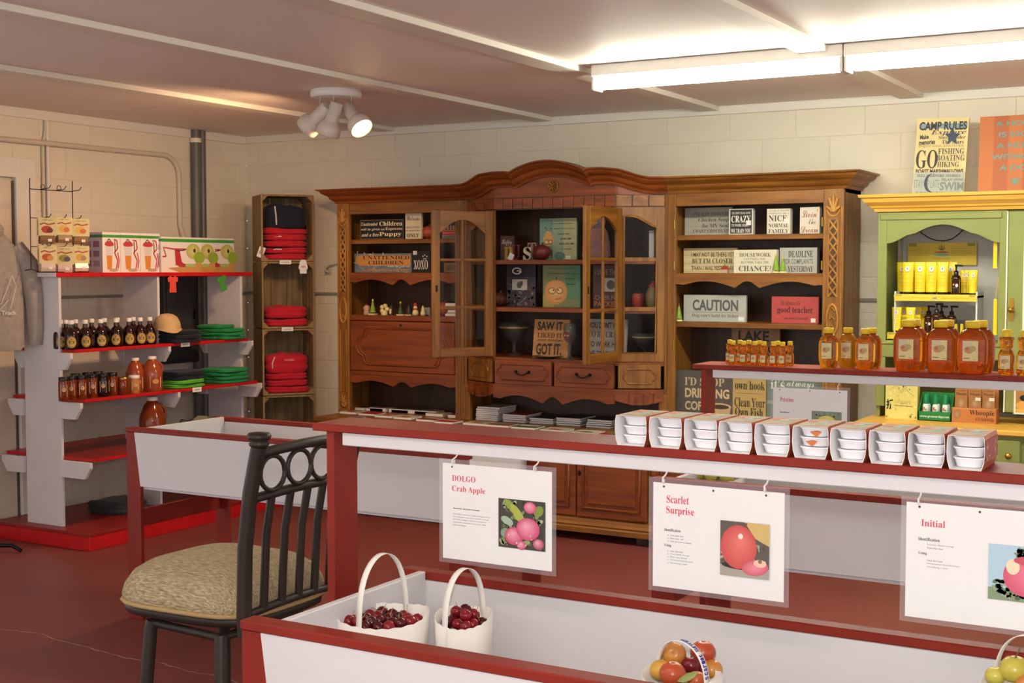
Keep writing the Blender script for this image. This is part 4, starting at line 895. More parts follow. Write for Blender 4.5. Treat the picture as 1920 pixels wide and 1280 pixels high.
sign('tan Clean Your Own Fish sign, lower right of the hutch', 1374, 1436, 688, HZ, 7.30, TANB, lambda A: (A.rect('#b89c5e', 0, 0, 1, 1), L(A, (('Bait your', '#2c2317', .5, .9, .8, .1), ('own hook', '#2c2317', .52, .74, .9, .12), ('Clean Your', '#2c2317', .52, .5, .92, .13), ('Own Fish', '#2c2317', .5, .36, .84, .13), ('When I am', '#2c2317', .5, .12, .84, .13))), A.line('#7d6636', [(.1, .63), (.9, .63)], .002), A.line('#7d6636', [(.1, .25), (.9, .25)], .002)), ref=730)
sign("grey green it's 5 always sign behind the Pristine card", 1438, 1540, 704, HZ, 7.31, mat('sage_board', '#76857a', .5), lambda A: (A.rect('#6c7d72', 0, 0, 1, 1), A.rect('#8b968c', 0, .55, 1, .6), L(A, (("it's", '#d8dcd2', .2, .86, .26, .16), ('always', '#d8dcd2', .62, .86, .5, .16, 'script'), ('happy hour', '#c4ccc0', .5, .4, .7, .18)))), ref=730)
# centre unit
C1, C2, C3 = 1.655, 1.362, 1.05
def face(A, cx, cy, rx, ry, c):
    A.ell(c, cx, cy, rx, ry, '#e0b070'); A.ell('#3c2a1c', cx - rx * .35, cy + ry * .1, rx * .32, ry * .26).ell('#e8c48c', cx - rx * .35, cy + ry * .1, rx * .27, ry * .21).ell('#3c2a1c', cx + rx * .32, cy + ry * .12, rx * .3, ry * .26).ell('#e8c48c', cx + rx * .32, cy + ry * .12, rx * .25, ry * .21)
    A.ell('#2c1e14', cx - rx * .22, cy + ry * .15, rx * .06, ry * .06).ell('#2c1e14', cx + rx * .2, cy + ry * .17, rx * .06, ry * .06)
    A.line('#3c2a1c', [(cx - rx * .1, cy - ry * .55), (cx + rx * .3, cy - ry * .55), (cx + rx * .45, cy - ry * .4)], .003)
TEAL = mat('teal_canvas', '#6f8a74', .6)
def pear(A):
    A.rect('#6f9080', 0, 0, .5, 1).rect('#a9a878', .5, 0, 1, 1).rect('#8a9a78', .35, 0, .65, 1); A.ell('#d19a56', .24, .48, .15, .15).ell('#cf9a58', .24, .58, .1, .12).ell('#3c2a1c', .19, .43, .07, .06).ell('#e2b878', .19, .43, .055, .045).ell('#3c2a1c', .3, .43, .06, .055).ell('#e2b878', .3, .43, .045, .04).line('#6d4a24', [(.2, .7), (.17, .8), (.12, .75)], .004).line('#5a3a28', [(.33, .24), (.34, .04)], .008).ell('#4f7466', .55, .1, .14, .1)
    L(A, (('I was considered pear,', '#2e3a2e', .62, .87, .6, .05, 'script'), ('the kinder word, a pear', '#2e3a2e', .62, .75, .68, .05, 'script'), ('sweet but', '#2e3a2e', .66, .63, .34, .05, 'script'), ('so no one', '#2e3a2e', .72, .51, .3, .05, 'script'), ('ever sees me', '#2e3a2e', .74, .39, .4, .05, 'script'), ('as a cake', '#2e3a2e', .74, .27, .28, .05, 'script'))); A.rect('#dcd6c0', .72, .02, .85, .1)
sign('teal canvas with a cartoon pear on the upper centre shelf', 1012, 1081, 409, C1, 7.30, TEAL, pear, th=.02, ref=450)
def apple(A):
    A.rect('#7f8a58', 0, 0, 1, 1).rect('#5f8a62', .62, .2, 1, 1).rect('#a99a5c', 0, 0, .3, .3); face(A, .36, .36, .31, .3, '#cf8f4e'); A.line('#5a3a20', [(.37, .65), (.38, .72)], .005)
    L(A, (("I'm beginning to believe", '#2e3424', .55, .92, .82, .05, 'script'), ('I will never be an apple', '#2e3424', .55, .8, .86, .05, 'script'), ('in your', '#2e3424', .74, .68, .26, .05, 'script'), ('basket', '#2e3424', .78, .56, .26, .05, 'script')))
sign('green canvas with a cartoon apple on the middle centre shelf', 1018, 1087, 497, C2, 7.30, TEAL, apple, th=.02, ref=530)
def gframe(A):
    A.rect('#3b3438', 0, 0, 1, 1).specks(('#5c4a4c', '#2a2426', '#7a6a68', '#6b3a3a', '#4a4a52'), 90, .03, .02, .97, .55, .06, 9).rect('#211d20', .0, .72, 1, 1)
    A.ell('#d6d2c8', .36, .86, .17, .085).ell('#211d20', .36, .86, .12, .055).rect('#211d20', .4, .85, .56, .885).poly('#d6d2c8', [(.36, .875), (.52, .875), (.5, .82), (.44, .82), (.44, .85), (.36, .85)])
    A.rect('#b9b6ac', .2, .4, .72, .66).ell('#4a5450', .45, .52, .09, .08).ell('#3a423e', .52, .56, .05, .06).line('#84817a', [(.2, .57), (.72, .57)], .001).line('#8a8578', [(.45, .05), (.7, .25)], .004)
sign('dark team picture with a white oval G, wrapped in film, middle centre shelf', 950, 1004, 497, C2, 7.31, mat('film_black', '#2b272a', .15), gframe, th=.03, ref=530)
sign('dark red CHEER FOR PACKERS sign seen through the right glass door', 1112, 1168, 497, C2, 7.32, mat('maroon_board', '#4a2a28', .5), lambda A: (A.rect('#5a3532', 0, 0, 1, 1), L(A, (('I LOVE THEM', '#a08a78', .5, .84, .86, .13, 'sansb'), ('CHEER FOR', '#a08a78', .5, .24, .86, .11, 'sansb'), ('PACKERS', '#b0713c', .5, .09, .92, .13, 'bold'))), A.rect('#bab5ac', .3, .38, .9, .7), A.ell('#5b5550', .6, .54, .14, .11)), ref=530)
sign('leaning plank sign SAW IT LIKED IT GOT IT on the lower centre shelf', 998, 1064, 598, C3, 7.24, mat('plank_tan', '#b5824a', .6), lambda A: ([A.rect(('#b8874e', '#ae7a42')[k % 2], 0, k / 5, 1, k / 5 + .19) for k in range(5)], L(A, (('SAW IT', '#2a1f17', .46, .82, .72, .23, 'bold'), ('LIKED IT', '#2a1f17', .46, .58, .7, .12), ('-ASKED GRANDMA-', '#4a3424', .48, .45, .78, .06, 'sansb'), ('GOT IT.', '#2a1f17', .46, .22, .72, .3, 'bold')))), lean=.14, ref=640)
sign('grey YOU DON\'T HAVE TO BE CRAZY plank sign behind the right glass door', 1096, 1172, 598, C3, 7.26, GRYB, lambda A: (A.rect('#a89f92', 0, 0, 1, 1), A.rect('#9c9386', 0, .48, 1, .5), L(A, (("YOU DON'T HAVE", '#2d2824', .5, .85, .86, .15, 'bold'), ('TO BE CRAZY', '#2d2824', .5, .62, .86, .15), ('TO WORK HERE', '#2d2824', .5, .38, .86, .15, 'sansb'), ('WE TRAIN YOU', '#2d2824', .5, .14, .86, .14, 'sansb')))), lean=.1, ref=640)
sign('small dark Happy plaque on the upper centre shelf', 938, 962, 442, C1 + .0, 7.42, mat('brown_plaque', '#5a3d34', .6), lambda A: A.text('Happy', '#d8c8b0', .5, .72, .8, .3, 'script'), ref=470)
# free-standing letters
for ch, px0, px1, yt, c, lab in (('n', 946, 962, 462, '#a8843c', 'mustard wooden letter n'), ('U', 958, 975, 459, '#8a3a34', 'dark red wooden letter U'), ('S', 982, 997, 463, '#c9bda6', 'cream wooden letter S'), ('T', 990, 1006, 455, '#a07a68', 'pinkish wooden letter T')):
    V, Fc = glyphs(ch, 'serif'); Y = 7.28 if ch in 'nS' else 7.33
    x0 = onY(px0, 480, Y).x; x1 = onY(px1, 480, Y).x; h = onY(px0, yt, Y).z - C1
    m = MB(); n = len(V); f = [(v[0] * (x1 - x0), -.008, (v[1] + .5) * h) for v in V]; b = [(p[0], .008, p[2]) for p in f]
    ed = {}
    for q in Fc:
        for i in range(len(q)):
            e = (q[i], q[(i + 1) % len(q)]); ed[e] = 1
    side = [(a, b_, b_ + n, a + n) for (a, b_) in ed if (b_, a) not in ed]
    m.add(f + b, list(Fc) + [tuple(i + n for i in reversed(q)) for q in Fc] + side)
    tag(m.build('wooden_letter', mat('letter_' + ch, c, .6), loc=((x0 + x1) / 2, Y, C1)), lab + ' standing on the upper centre shelf', 'letter', 'standing wooden letters')
    if ch == 'n':
        pt = thing('price_tag', 'white price tag hanging on the mustard letter', 'tag', ((x0 + x1) / 2 + .012, Y - .014, C1 + .001)); pt.rotation_euler = (0, .5, 0)
        bx(-.018, .018, 0, .001, 0, .045).build('card', PAPER, pt)
# pumpkins
def pumpkin(label, px, py0, py1, z, Y, c, sq=1.):
    x = onY(px, py1, Y).x; h = onY(px, py0, Y).z - z; r = h * .5 * sq; t = thing('pumpkin', label, 'pumpkin', (x, Y, z)); m = MB(); rings = []
    for k in range(9):
        th_ = PI * k / 8; rings.append([((r * math.sin(th_) * (1 + .06 * math.cos(8 * a)) + 1e-4) * math.cos(a), (r * math.sin(th_) * (1 + .06 * math.cos(8 * a)) + 1e-4) * math.sin(a), h * .45 * (1 - math.cos(th_))) for a in [2 * PI * i / 32 for i in range(32)]])
    m.loft(rings).build('body', mat('pumpkin_' + c, c, .5, noise=.15, nscale=30), t); MB().tube([(0, 0, h * .86), (.004, 0, h * .95), (.012, 0, h)], [.007, .006, .004], 6).build('stem', mat('stem_brown', '#5a4a2c', .7), t)
pumpkin('orange pumpkin beside the FRIENDS sign', 805, 420, 448, S1, 7.36, '#a8482a', 1.1)
pumpkin('dark red patterned pumpkin in front of the pear canvas', 1016, 455, 487, C1, 7.25, '#6a2320', 1.05)
pumpkin('small orange pumpkin behind the open door on the figurine shelf', 835, 562, 588, S3, 7.35, '#9a4426', 1.1)
pumpkin('dark red pumpkin in shadow left of the team picture', 938, 545, 575, C2, 7.33, '#5a2420', 1.05)
bk = 0
for k in range(4):
    t = thing('book', 'dark small book in the pile behind the open glass door, ' + ('lowest', 'second from below', 'third from below', 'topmost')[k], 'book', (onY(856, 580, 7.36).x, 7.36, S3 + .022 * k), .05 * k, 'small books on the figurine shelf')
    bx(-.06, .06, -.045, .045, .001, .0215).build('pages', PAPER, t); bx(-.062, .062, -.047, .047, 0, .002).build('cover', DKB, t); bx(-.062, .062, -.047, .047, .02, .022).build('cover', DKB, t)
# figurines
IV = mat('figurine_ivory', '#d9c890', .5); GRF = mat('figurine_green', '#7fa02c', .5); RDF = mat('figurine_red', '#a03028', .5); DKF = mat('figurine_dark', '#2f2a26', .5); PKF = mat('figurine_pink', '#c09a84', .5)
def fig(name, label, px, z, Y, parts):
    t = thing(name, label, 'figurine', (onY(px, 585, Y).x, Y, z), 0, None)
    for nm, mb, m in parts: mb.build(nm, m, t)
    return t
def cone_tree(h, lean=0.):
    m = MB(); 
    m.lathe([(h * .2, h * .15), (h * .04, h * .85), (.001, h * .87)], seg=12); return m
def snowman(h): return MB().lathe([(.001, 0), (h * .2, h * .03), (h * .26, h * .22), (h * .2, h * .42), (h * .13, h * .48), (h * .18, h * .62), (h * .12, h * .75), (.001, h * .78)], seg=14)
fig('figurine', 'pinkish block figurine at the left of the figurine shelf', 688, S3, 7.31, (('body', MB().lathe([(.018, 0), (.022, .01), (.018, .03), (.024, .045), (.014, .062)], seg=10, sq=4), PKF), ('cap', MB().lathe([(.016, .06), (.001, .075)], seg=8), RDF)))
fig('figurine', 'green cone tree figurine with white star at the left of the shelf', 699, S3, 7.29, (('tree', cone_tree(.11), GRF), ('base', bx(-.025, .025, -.018, .018, 0, .01), IV), ('trunk', bx(-.012, .012, -.01, .01, .01, .02), DKF), ('star', MB().lathe([(.001, .09), (.008, .098), (.001, .108)], seg=6), IV)))
cl = MB()
for a in range(5): cl.lathe([(.001, -.016), (.012, -.012), (.017, 0), (.012, .012), (.001, .016)], cx=.022 * math.cos(2 * PI * a / 5), z=.04 + .022 * math.sin(2 * PI * a / 5), seg=10)
cl.lathe([(.02, 0), (.024, .012), (.018, .025)], seg=12)
fig('figurine', 'ivory flower-shaped figurine on the shelf', 721, S3, 7.30, (('flower', cl, IV), ('wick', MB().lathe([(.006, .07), (.001, .085)], seg=6), DKF)))
fig('figurine', 'black and white penguin figurine on the shelf', 734, S3, 7.31, (('body', MB().lathe([(.012, 0), (.018, .02), (.012, .045), (.014, .058), (.001, .07)], seg=12), DKF), ('belly', MB().lathe([(.008, .008), (.012, .02), (.008, .042)], cy=-.009, seg=8), IV)))
fig('figurine', 'slim dark green tree figurine with yellow top on a white base', 751, S3, 7.30, (('tree', cone_tree(.09), mat('figurine_pine', '#2f5a2c', .5)), ('base', bx(-.025, .03, -.015, .015, 0, .008), IV), ('star', MB().lathe([(.001, .075), (.009, .084), (.001, .094)], seg=6), mat('star_yellow', '#d9b93c', .4))))
fig('figurine', 'dark sleigh figurine on a white base on the shelf', 767, S3, 7.31, (('body', MB().lathe([(.02, .008), (.024, .03), (.01, .06), (.004, .075)], seg=10), DKF), ('base', bx(-.02, .02, -.014, .014, 0, .008), IV)))
fig('figurine', 'ivory snowman figurine with red scarf on the shelf', 779, S3, 7.29, (('body', snowman(.085), IV), ('scarf', MB().lathe([(.015, .04), (.019, .044), (.015, .05)], seg=12), RDF), ('hat', MB().lathe([(.013, .066), (.013, .078), (.008, .085)], seg=10), RDF)))
fig('figurine', 'smaller ivory snowman figurine beside a grey plaque', 793, S3, 7.29, (('body', snowman(.07), IV), ('hat', MB().lathe([(.01, .054), (.001, .07)], seg=10), IV)))
fig('figurine', 'small grey square plaque at the right of the figurine shelf', 800, S3, 7.33, (('plaque', bx(-.025, .025, 0, .01, 0, .055), mat('plaque_grey', '#87837c', .5)), ('foot', bx(-.015, .015, 0, .03, 0, .006), DKF)))
def tree2(lab, px, z, Y, h):
    fig('figurine', lab, px, z, Y, (('tree', cone_tree(h), GRF), ('base', MB().lathe([(.024, 0), (.026, .005), (.016, .012)], seg=12), IV), ('trunk', bx(-.006, .006, -.006, .006, .008, h * .18), RDF), ('star', MB().lathe([(.001, h * .82), (h * .07, h * .9), (.001, h)], seg=6), RDF if 'red' in lab else MATS['star_yellow'])))
tree2('green tree figurine with red top at the left end of the third right shelf', 1273, S3, 7.30, .105)
tree2('taller green tree figurine in front of the HOUSEWORK sign', 1454, S2, 7.285, .11); tree2('shorter green tree figurine beside the taller one on the second right shelf', 1467, S2, 7.285, .095)
fig('figurine', 'tiny pink house figurine in front of the plank sign', 1358, S2, 7.29, (('house', bx(-.022, .022, -.012, .012, 0, .022), PKF), ('roof', MB().prism([(-.026, .022), (.026, .022), (0, .045)], 'y', -.014, .014), RDF), ('tree', MB().lathe([(.01, .03), (.001, .06)], seg=8), GRF)))
# pink plush in clear film behind the right glass door
pl = thing('plush_bag', 'pink plush animal in a clear bag on the upper centre shelf', 'toy', (onY(1118, 485, 7.28).x, 7.28, C1))
PNK = cloth('pink_plush', '#b08078')
MB().lathe([(.05, 0), (.095, .02), (.09, .10), (.075, .17), (.05, .2)], seg=20, sy=.5).build('body', PNK, pl)
MB().lathe([(.001, .17), (.05, .19), (.062, .235), (.05, .275), (.001, .29)], seg=18, sy=.7).build('head', mat('plush_grey', '#8d7a76', .9), pl)
MB().lathe([(.001, -.01), (.02, -.004), (.022, .006), (.001, .014)], seg=10).xform(Matrix.Translation((.01, -.045, .23)) @ Matrix.Rotation(PI / 2, 4, 'X')).build('muzzle', mat('plush_white', '#c9c0b8', .9), pl)
MB().lathe([(.098, -.0), (.108, .03), (.1, .15), (.09, .25), (.07, .3)], seg=14, sy=.62, cap0=False, cap1=False).build('film', GLASS, pl)
# glass compote, goblet, plates, cake stands
def compote(label, px, Y, z, s=1.):
    t = thing('glass_compote', label, 'bowl', (onY(px, 660, Y).x, Y, z))
    MB().lathe([(.05 * s, 0), (.045 * s, .006), (.012 * s, .02), (.01 * s, .07 * s), (.02 * s, .085 * s), (.07 * s, .11 * s), (.09 * s, .16 * s), (.094 * s, .2 * s), (.088 * s, .2 * s), (.08 * s, .15 * s), (.05 * s, .115 * s), (.001, .105 * s)], seg=24).build('bowl', CLEARG, t)
    MB().lathe([(.001, .118 * s), (.05 * s, .122 * s), (.074 * s, .155 * s), (.06 * s, .185 * s), (.001, .2 * s)], seg=18).build('wrapped_sweets', mat('sweets_dark', '#4a2822', .25, noise=.5, nscale=60), t)
    MB().lathe([(.089 * s, .165 * s), (.0915 * s, .166 * s), (.0915 * s, .175 * s), (.089 * s, .176 * s)], seg=24, cap0=False, cap1=False).build('band', mat('gold_band', '#a58a4a', .3), t)
compote('clear glass compote of wrapped sweets on the lower centre shelf', 964, 7.33, C3, 1.05); compote('glass compote seen through the right fixed pane', 1208, 7.38, C3, .8)
t = thing('glass_goblet', 'tall clear glass goblet on the lower centre shelf', 'glass', (onY(1067, 678, 7.15).x, 7.155, C3))
MB().lathe([(.042, 0), (.04, .005), (.012, .018), (.009, .045), (.016, .055), (.009, .065), (.016, .075), (.01, .09), (.03, .115), (.04, .15), (.038, .19), (.03, .22), (.026, .218), (.034, .19), (.036, .15), (.026, .118), (.001, .10)], seg=22).build('goblet', CLEARG, t)
A = Art(.045, .04); A.rect('#7a3a34', 0, .2, 1, .8).text('brew', '#d8c8b8', .5, .5, .7, .4, 'script').ell('#6a302c', .5, .5, .45, .5); A.v = [(v[0] - .0225, v[1], v[2]) for v in A.v]; A.build('label', t, (0, -.0408, .13), bend=curl(.0408))
t = thing('plate', 'dark round plate lying before the plank sign', 'plate', (onY(1020, 676, 7.16).x, 7.19, C3)); MB().lathe([(.05, 0), (.05, .004), (.095, .012), (.097, .015), (.05, .007), (.001, .006)], seg=28).build('dish', mat('plate_dark', '#2a211e', .2), t)
A = Art(.06, .06); A.ell('#a04a30', .5, .5, .48, .48, '#c8884a'); A.build('motif', t, (-.03, -.03, .0068), (-PI / 2, 0, 0))
t = thing('plate', 'second dark plate half hidden by the right glass door', 'plate', (onY(1092, 679, 7.16).x + .03, 7.2, C3)); MB().lathe([(.05, 0), (.05, .004), (.075, .012), (.077, .015), (.05, .007), (.001, .006)], seg=28).build('dish', MATS['plate_dark'], t)
# behind the fixed right pane
t = thing('candle', 'tall white boxed candle behind the right fixed pane', 'candle', (onY(1221, 484, 7.30).x, 7.30, C1)); bx(-.016, .016, 0, .02, 0, onY(1221, 432, 7.30).z - C1).build('box', PAPER, t, bevel=.002); MB().lathe([(.003, .17), (.001, .19)], seg=6, cy=.01).build('wick', BPLAST, t)
t = thing('mug', 'colourful patterned jar on the middle shelf behind the right pane', 'jar', (onY(1224, 573, 7.30).x, 7.30, C2)); MB().lathe([(.03, 0), (.042, .03), (.042, .09), (.03, .12), (.024, .13)], seg=18).build('body', mat('mug_pattern', '#a8643c', .4, c2='#5f7a4a', nscale=40), t); MB().lathe([(.026, .128), (.028, .14), (.01, .15), (.012, .16), (.001, .165)], seg=14).build('lid', RDF, t)
t = thing('mug', 'small red jar beside the patterned one behind the right pane', 'jar', (onY(1196, 573, 7.36).x, 7.36, C2)); MB().lathe([(.028, 0), (.036, .03), (.034, .08), (.026, .09)], seg=16).build('body', RDF, t); MB().lathe([(.027, .088), (.012, .105), (.001, .11)], seg=12).build('lid', DKF, t)
# booklets on the ledge
def booklet(label, px, py, w, d, th, rz, cov, z=HZ, grp='booklets on the hutch ledge', spiral=False):
    p = onZ(px, py, z + th); t = thing('booklet', label, 'booklet', (p.x, max(6.93, min(p.y, 7.40)), z), rz, grp)
    bx(0, w, 0, d, .0012, th - .0012).build('pages', PAPER, t); bx(-.001, w + .001, -.001, d + .001, th - .0012, th).build('cover', cov, t); bx(-.001, w + .001, -.001, d + .001, 0, .0012).build('cover', PAPER, t)
    A = Art(w, d); r = random.Random(px); A.rect(r.choice(('#b5392f', '#c8b48a', '#d8d0c0', '#7a8a5a')), .08, .55, .92, .92).ell(r.choice(('#b23a30', '#c88a3c', '#5d7a3c')), .5, .32, .25, .18).line('#5a5048', [(.15, .08), (.85, .08)], .004); A.build('cover_print', t, (0, 0, th), (-PI / 2, 0, 0))
    if spiral:
        s = MB()
        for k in range(14): s.tube([(-.002, .01 + d * .96 * k / 14, th / 2 + .008 * math.sin(a)) if 0 else (-.003 + .007 * math.cos(a), .01 + d * .96 * k / 14, th / 2 + .008 * math.sin(a)) for a in [2 * PI * i / 8 for i in range(8)]], .0015, 5, closed=True)
        s.build('spiral_binding', BPLAST, t)
COVR = mat('cover_red', '#a83028', .4); COVK = mat('cover_black', '#26221f', .35); COVC = mat('cover_cream', '#c9bfa6', .5); COVG = mat('cover_green', '#4d6a3c', .45); COVB = mat('cover_bluegrey', '#8d9098', .5)
pos = ('at the left end', 'second from left', 'third from left', 'fourth from left', 'fifth from left', 'at the right end')
for k, (px, py) in enumerate(((637, 771), (672, 774), (703, 778), (738, 781), (780, 785), (814, 789))): booklet('thin booklet in the front row of the left ledge, ' + pos[k], px, py, .135, .13, .012, 0, (COVC, COVR, COVC, COVC, COVR, COVR)[k])
for k, (px, py) in enumerate(((662, 761), (697, 763), (737, 767), (779, 770), (798, 774), (840, 777))): booklet('booklet in the middle row of the left ledge, ' + pos[k], px, py, .135, .12, .018, 0, (COVG, COVR, COVC, COVC, COVC, COVR)[k], spiral=k in (2, 4))
for k, (px, py) in enumerate(((735, 757), (771, 759), (805, 760), (832, 762))): booklet('grey wire-bound book in the back row of the left ledge, ' + pos[k], px, py, .13, .10, .024, 0, COVB, spiral=True)
for k, (px, py, c) in enumerate(((868, 792, COVC), (910, 795, COVR), (958, 799, COVG), (1012, 804, COVC), (1070, 809, COVC), (1122, 813, COVR))): booklet('thin booklet at the front of the centre ledge, ' + pos[k], px, py, .165, .13, .012, 0, c, spiral=k == 3)
for k, (px, py, n, c) in enumerate(((898, 768, 7, COVC), (948, 777, 4, COVR), (998, 782, 3, COVK), (1047, 782, 4, COVK), (1104, 785, 4, COVK))):
    x0 = onY(px, py, 7.33).x
    for j in range(n):
        t = thing('booklet', ('booklet stacked on the centre ledge, pile ' + pos[k] + (', on top' if j == n - 1 else ', number %s from below' % ('one', 'two', 'three', 'four', 'five', 'six')[j])), 'booklet', (x0 + random.uniform(-.004, .004), 7.30 + random.uniform(-.005, .005), HZ + j * .0125), random.uniform(-.05, .05), 'stacked booklets on the centre ledge, pile %s' % pos[k])
        bx(0, .165, 0, .22, .001, .011).build('pages', PAPER, t); bx(-.001, .166, -.001, .221, .011, .012).build('cover', c, t)
# ================= things on the shelving unit and the crates =================
def folded(label, loc, w, d, h, m, rz=0., grp=None, name='folded_shirt', cat='shirt', seed=0, collar=None):
    t = thing(name, label, cat, loc, rz, grp); rd = random.Random(seed or label); mb = MB(); N = 32
    ph = rd.random() * 6; sag = rd.uniform(.02, .08)
    def ring(k, z):
        out = []
        for i in range(N):
            a = 2 * PI * i / N; c, s = math.cos(a), math.sin(a); q = (abs(c) ** 5 + abs(s) ** 5) ** -.2
            wob = 1 + .03 * math.sin(3 * a + ph + 9 * z) + .02 * math.sin(7 * a + ph * 2 + 14 * z)
            zz = z * (1 - 1.6 * sag * (1 + math.sin(2 * a + ph)) - .04 * math.sin(5 * a + ph))
            out.append((w / 2 * k * q * c * wob, d / 2 * k * q * s * wob, zz))
        return out
    mb.loft([ring(.9, 0), ring(1.0, h * .18), ring(1.01, h * .4), ring(.955, h * .5), ring(1.0, h * .6), ring(.99, h * .82), ring(.9, h * .97), ring(.5, h * 1.0)])
    mb.build('cloth', m, t)
    if collar: MB().tube([(-w * .3, -d * .47, h * .5), (-w * .25, -d * .50, h * .62), (-w * .12, -d * .51, h * .58)], .004, 6).build('collar', collar, t)
    return t
def cr_loc(z, dx=0, dy=0): c, s = math.cos(CRA), math.sin(CRA); return (CRX + dx * c - dy * s, CRY + dx * s + dy * c, z)
GR = 'folded red sweatshirts in the crates'
OR5 = ('lowest', 'second from below', 'third from below', 'fourth from below', 'uppermost')
z = CRZ[0] + .013
for k in range(5):
    folded(f'folded red sweatshirt in the top crate, {OR5[k]} of five', cr_loc(z, .0, -.01), .30, .26, .044, REDC, CRA + random.uniform(-.06, .06), GR, seed=k + 1, collar=PAPER if k % 2 else None); z += .0445
nj = folded('navy jacket with white zip folded on top in the highest crate', cr_loc(z, -.005, -.01), .29, .25, .165, NAVY, CRA + .05, None, 'folded_jacket', 'jacket', 11)
MB().tube([(-.075, -.118, .02), (-.08, -.128, .08), (-.085, -.118, .145)], .006, 6).build('zip', mat('zip_white', '#cfc6b8', .5), nj)
z = CRZ[1] + .013
for k in range(2): folded('folded red sweatshirt in the second crate, ' + ('underneath', 'on top')[k], cr_loc(z, 0, -.01), .30, .26, (.058, .085)[k], REDC, CRA + (.03, -.05)[k], GR, seed=20 + k); z += .0585
z = CRZ[2] + .013
for k in range(3): folded('folded red sweatshirt in the third crate, ' + OR5[k], cr_loc(z, 0, -.01), .30, .26, .046, REDC, CRA + random.uniform(-.08, .08), GR, seed=30 + k); z += .0465
hd = folded('bulky folded red hooded sweatshirt on top in the third crate', cr_loc(z, 0, -.01), .29, .25, .135, REDC, CRA - .06, GR, 'folded_hoodie', 'shirt', 41)
MB().tube([(-.10, -.118, .02), (-.105, -.128, .07), (-.085, -.12, .115)], .005, 6).build('zip', MATS['zip_white'], hd)
A = Art(.07, .014); A.text('ORCHARD', '#d9b0a8', .5, .5, 1, 1, 'sansb'); A.build('print', hd, (-.02, -.1265, .085))
def size_card(tx, z, dx):
    t = thing('size_card', f'small white card reading {tx} on the crate edge', 'card', cr_loc(z, dx, -CD / 2 - .002), CRA); bx(-.04, .04, -.001, .001, -.028, .0).build('card', PAPER, t)
    A = Art(.08, .028); A.text(tx, '#6a5f58', .5, .5, .7, .38, 'sansb'); A.build('print', t, (-.04, -.0011, -.028))
size_card('X-LARGE', CRZ[0] + .008, -.02); size_card('LARGE', CRZ[1] + .008, -.01)
jt = thing('paper_tag', 'white paper jacket cutout hanging from the top crate', 'tag', cr_loc(CRZ[0], .105, -CD / 2 - .003), CRA)
MB().prism([(-.022, .0), (-.012, .012), (.012, .012), (.022, .0), (.034, -.045), (.026, -.06), (.024, -.03), (.024, -.085), (-.024, -.085), (-.024, -.03), (-.026, -.06), (-.034, -.045)], 'y', -.001, .001).build('card', PAPER, jt)
A = Art(.03, .016); A.text('KIDS', '#c03a32', .5, .5, 1, .9, 'bold'); A.build('print', jt, (-.015, -.0012, -.045))
pt = thing('price_tag', 'white price tag hanging off the left side of the top crate', 'tag', cr_loc(1.68, -CW / 2 - .012, -CD / 2 + .02), CRA); pt.rotation_euler = (0, .35, CRA)
bx(-.022, .022, -.001, .001, 0, .075).build('card', PAPER, pt); A = Art(.03, .04)
for k in range(7): A.rect('#4a4644', .05 + .13 * k, .2, .05 + .13 * k + .06, .8)
A.build('barcode', pt, (-.015, -.0012, .015))
wh = thing('wall_hook', 'beige curved hook on the block wall left of the hutch', 'hook', (onY(618, 510, 7.59).x, 7.6, onY(618, 510, 7.59).z))
MB().tube([(0, -.002, 0), (0, -.03, .002), (-.005, -.05, .01), (-.005, -.055, .03), (.02, -.05, .055), (.09, -.01, .065)], .008, 8).build('hook', CREAMPIPE, wh); bx(-.015, .015, -.004, 0, -.02, .03).build('plate', CREAMPIPE, wh)

# ---- shelf two: syrup bottles
SZ = (1.1358, .8528, .5138)
proto = None; P7 = ('first', 'second', 'third', 'fourth', 'fifth', 'sixth', 'seventh')
def make_syrup(t):
    MB().lathe([(.034, 0), (.038, .004), (.039, .012), (.039, .075), (.036, .095), (.024, .113), (.0145, .122), (.0135, .126)], seg=20).build('bottle', SYRUP, t)
    MB().lathe([(.0135, .125), (.013, .147)], seg=14).build('neck', mat('syrup_neck', '#6a5a4c', .08, trans=.6), t)
    MB().lathe([(.0165, .145), (.0165, .166), (.015, .168), (.001, .168)], seg=16).build('cap', WCAP, t)
    A = Art(.058, .066); A.ell('#a8843a', .5, .5, .5, .5, '#c9a654').ell('#8a6a2c', .5, .5, .43, .43).ell('#bc9846', .5, .5, .41, .41, '#d0b060').text('MAPLE', '#5a3a1a', .5, .58, .55, .13, 'serif').text('SYRUP', '#5a3a1a', .5, .4, .5, .1, 'serif').ell('#8c3a24', .5, .76, .08, .06)
    A.v = [(v[0] - .029, v[1], v[2]) for v in A.v]; A.build('label', t, (0, 0, 0), bend=lambda v: (-(v[1] - .0395) * math.cos(v[0] / .0395), (.0395 - v[1]) * math.sin(v[0] / .0395), v[2] + .010))
for row, X, pxs, nm in ((0, -6.02, (134, 160, 189, 218, 242, 263, 281), 'front'), (1, -6.115, (113, 124, 142, 172, 196, 220, 250), 'back')):
    for k, px in enumerate(pxs):
        y = onX(px, 640, X).y; lab = f'dark maple syrup bottle with gold oval label, {P7[k]} from left in the {nm} row'
        if row: lab = f'dark syrup bottle with white cap, {P7[k]} from left in the back row'
        if proto is None: proto = thing('syrup_bottle', lab, 'bottle', (X, y, SZ[0]), -.7, 'maple syrup bottles on the shelf'); make_syrup(proto)
        else: dup(proto, (X, y, SZ[0]), random.uniform(-.85, -.5), lab)
